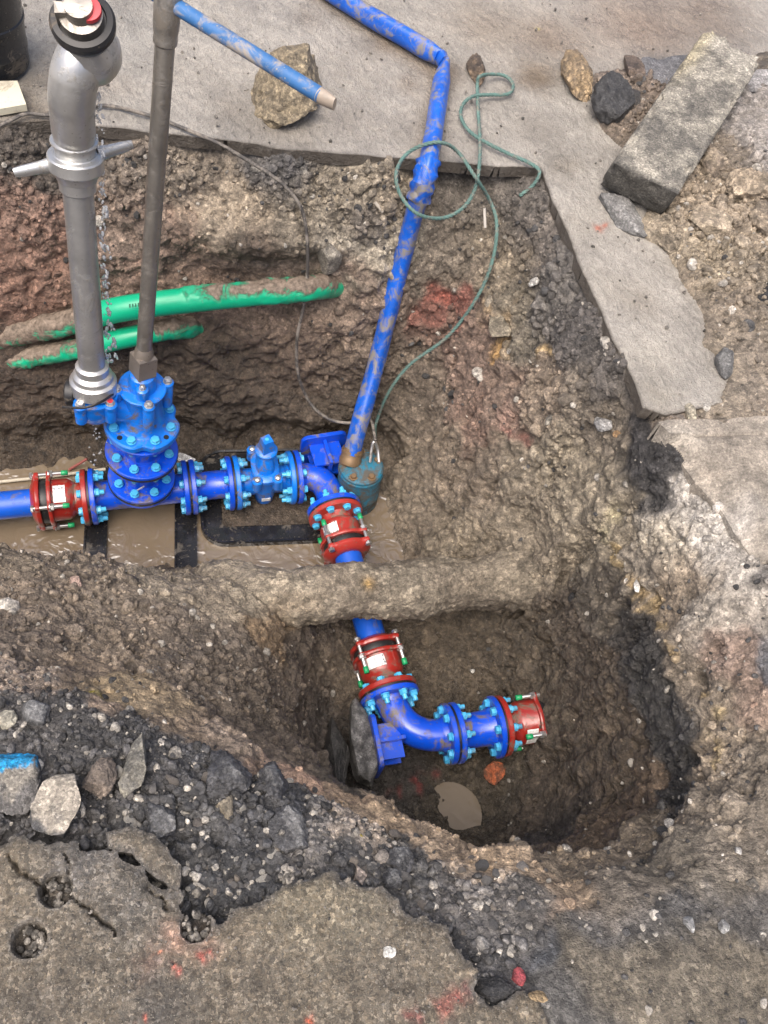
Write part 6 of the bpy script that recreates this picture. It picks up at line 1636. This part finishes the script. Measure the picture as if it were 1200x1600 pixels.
# ---------------------------------------------------------------- loose gravel: far too many to count
def scatter(name, label, cat, P, Nn, C, sizes, seed, mat=M_ROCK, flat=.7):
    r = np.random.default_rng(seed); n = len(P)
    tv = [rock_shape(300 + k, 1, 6, (.55, .85), .15, .0) for k in range(10)]
    TV = np.array([v / np.abs(v).max() for v, _ in tv]); TF = tv[0][1]
    q = r.normal(size=(n, 4)); q /= np.linalg.norm(q, axis=1)[:, None]
    w_, x, y, z = q.T
    R = np.stack([np.stack([1 - 2 * (y * y + z * z), 2 * (x * y - z * w_), 2 * (x * z + y * w_)], 1), np.stack([2 * (x * y + z * w_), 1 - 2 * (x * x + z * z), 2 * (y * z - x * w_)], 1), np.stack([2 * (x * z - y * w_), 2 * (y * z + x * w_), 1 - 2 * (x * x + y * y)], 1)], 1)
    sc = sizes[:, None] * r.uniform(.6, 1.3, (n, 3))
    loc = TV[r.integers(0, 10, n)] * sc[:, None, :]
    V = np.einsum('nij,nvj->nvi', R, loc) + (P + Nn * sizes[:, None] * .02)[:, None, :]
    k = TV.shape[1]
    Fq = (TF[None] + (np.arange(n) * k)[:, None, None]).reshape(-1, 3)
    me = np_mesh(name, V.reshape(-1, 3), Fq, False)
    vcol(me, np.repeat(C, k, 0)); a = me.attributes.new('Wet', 'FLOAT', 'POINT'); a.data.foreach_set('value', np.full(n * k, .25, np.float32))
    me.materials.append(mat)
    o = link(bpy.data.objects.new(name, me)); tag(o, label, cat, kind='stuff'); return o
r_ = np.random.default_rng(77)
PTx, PTy, PTz = TERR_P.T
vis = (PTx > -.95) & (PTx < 1.8) & (PTz < .2) & (flat < .5)
vis |= (PTz > .02) & (PTx > .9) & (PTx < 1.9)
onroad = (sdf(FAR_ROAD, PTx, PTy) > .0) & (PTz < .022)
vis &= ~onroad
relv = TERR_S[:, 3]
def pick(mask, wgt, n):
    idx = np.flatnonzero(mask); p = wgt[idx]; p = p / p.sum(); return r_.choice(idx, n, replace=False, p=p)
def stone_cols(idx, pale=.12, dark=.0):
    base = TERR_S[idx, :3]; g = r_.uniform(.7, 1.45, (len(idx), 1)); c = base * g
    k = r_.random(len(idx)) < pale; c[k] = np.array([.40, .37, .32]) * r_.uniform(.6, 1.25, (k.sum(), 1))
    k = r_.random(len(idx)) < dark; c[k] = np.array([.045, .044, .043]) * r_.uniform(.6, 1.8, (k.sum(), 1))
    return c
near = PTy < .95
ix = pick(vis & near & (PTz > -.3), sstep(.9, 1.4, relv) + .06, 5200)
scatter('gravel', 'black and pale crushed road stone along the near broken edge', 'gravel', TERR_P[ix], TERR_N[ix], stone_cols(ix, .18, .3), np.clip(r_.lognormal(math.log(.0052), .5, len(ix)), .002, .016), 1)
ix = pick(vis & (PTy >= .78) & (PTy < 1.5) & (PTz < -.2) & (PTz > -1.05) & (PTx < .45), sstep(.7, 1.3, relv) + .1, 3900)
scatter('gravel', 'crumbled earth and small stones on the bench between trench and pit', 'gravel', TERR_P[ix], TERR_N[ix], stone_cols(ix, .07), np.clip(r_.lognormal(math.log(.0048), .6, len(ix)), .002, .026), 2, M_CLOD)
ix = pick(vis & (PTy >= 1.0) & (PTx >= .45) & (PTz > -1.05), sstep(.75, 1.3, relv) + .12, 3600)
scatter('gravel', 'grey and brown stones studding the right bank', 'gravel', TERR_P[ix], TERR_N[ix], stone_cols(ix, .04, .06), np.clip(r_.lognormal(math.log(.0056), .62, len(ix)), .0022, .028), 3, M_CLOD)
ix = pick(vis & (PTy >= 2.0) & (PTx < .75) & (PTz > -.95), (sstep(.6, 1.2, relv) + .1) * (.12 + sstep(-.35, -.08, PTz)), 2600)
scatter('gravel', 'loose stones and crumbs in the upper layer of the far wall', 'gravel', TERR_P[ix], TERR_N[ix], stone_cols(ix, .025, .05), np.clip(r_.lognormal(math.log(.0062), .5, len(ix)), .0025, .02), 4, M_CLOD)
ix = pick(vis & (PTx > .4) & (PTy < 1.25) & (PTz < -.1), np.ones(len(PTx)) * .5 + relv * .3, 2600)
scatter('gravel', 'fine grit and crumbs in the near pit', 'gravel', TERR_P[ix], TERR_N[ix], stone_cols(ix, .05), np.clip(r_.lognormal(math.log(.0045), .5, len(ix)), .002, .014), 5, M_CLOD)
ix = pick((PTx > .95) & (PTx < 1.9) & (PTy > 1.3) & (PTz > -.02) & ~onroad, sstep(.6, 1.2, relv) + .05, 1500)
scatter('gravel', 'crumbled spoil around the kerb stone', 'gravel', TERR_P[ix], TERR_N[ix], stone_cols(ix, .08), np.clip(r_.lognormal(math.log(.006), .55, len(ix)), .0025, .024), 6, M_CLOD)
# core holes hold a little gravel, and grit lies on the roads
Pg = []; Sg = []
for px, py, r in HOLES:
    c = at(px, py, 0); R = r / 820.0
    for _ in range(26):
        a, q = r_.uniform(0, 6.28), R * .85 * math.sqrt(r_.random()); Pg.append((c[0] + q * math.cos(a), c[1] + q * math.sin(a), -.026)); Sg.append(r_.uniform(.003, .0085))
for _ in range(420):
    p = at(r_.uniform(0, 1200), r_.uniform(1380, 1600), .003)
    if sdf(NEAR_ROAD, p[:1], p[1:2])[0] > 0: Pg.append(tuple(p)); Sg.append(r_.uniform(.001, .0032))
for _ in range(520):
    p = at(r_.uniform(0, 1150), r_.uniform(0, 640), .004)
    if sdf(FAR_ROAD, p[:1], p[1:2])[0] > 0.01: Pg.append(tuple(p)); Sg.append(r_.uniform(.0015, .0065))
Pg = np.array(Pg); Sg = np.array(Sg)
cg = np.array([.12, .11, .095]) * r_.uniform(.4, 2.2, (len(Pg), 1))
scatter('grit', 'scattered grit on the road surfaces and in the core holes', 'grit', Pg, np.repeat(np.array([[0, 0, 1.0]]), len(Pg), 0), cg, Sg, 9)
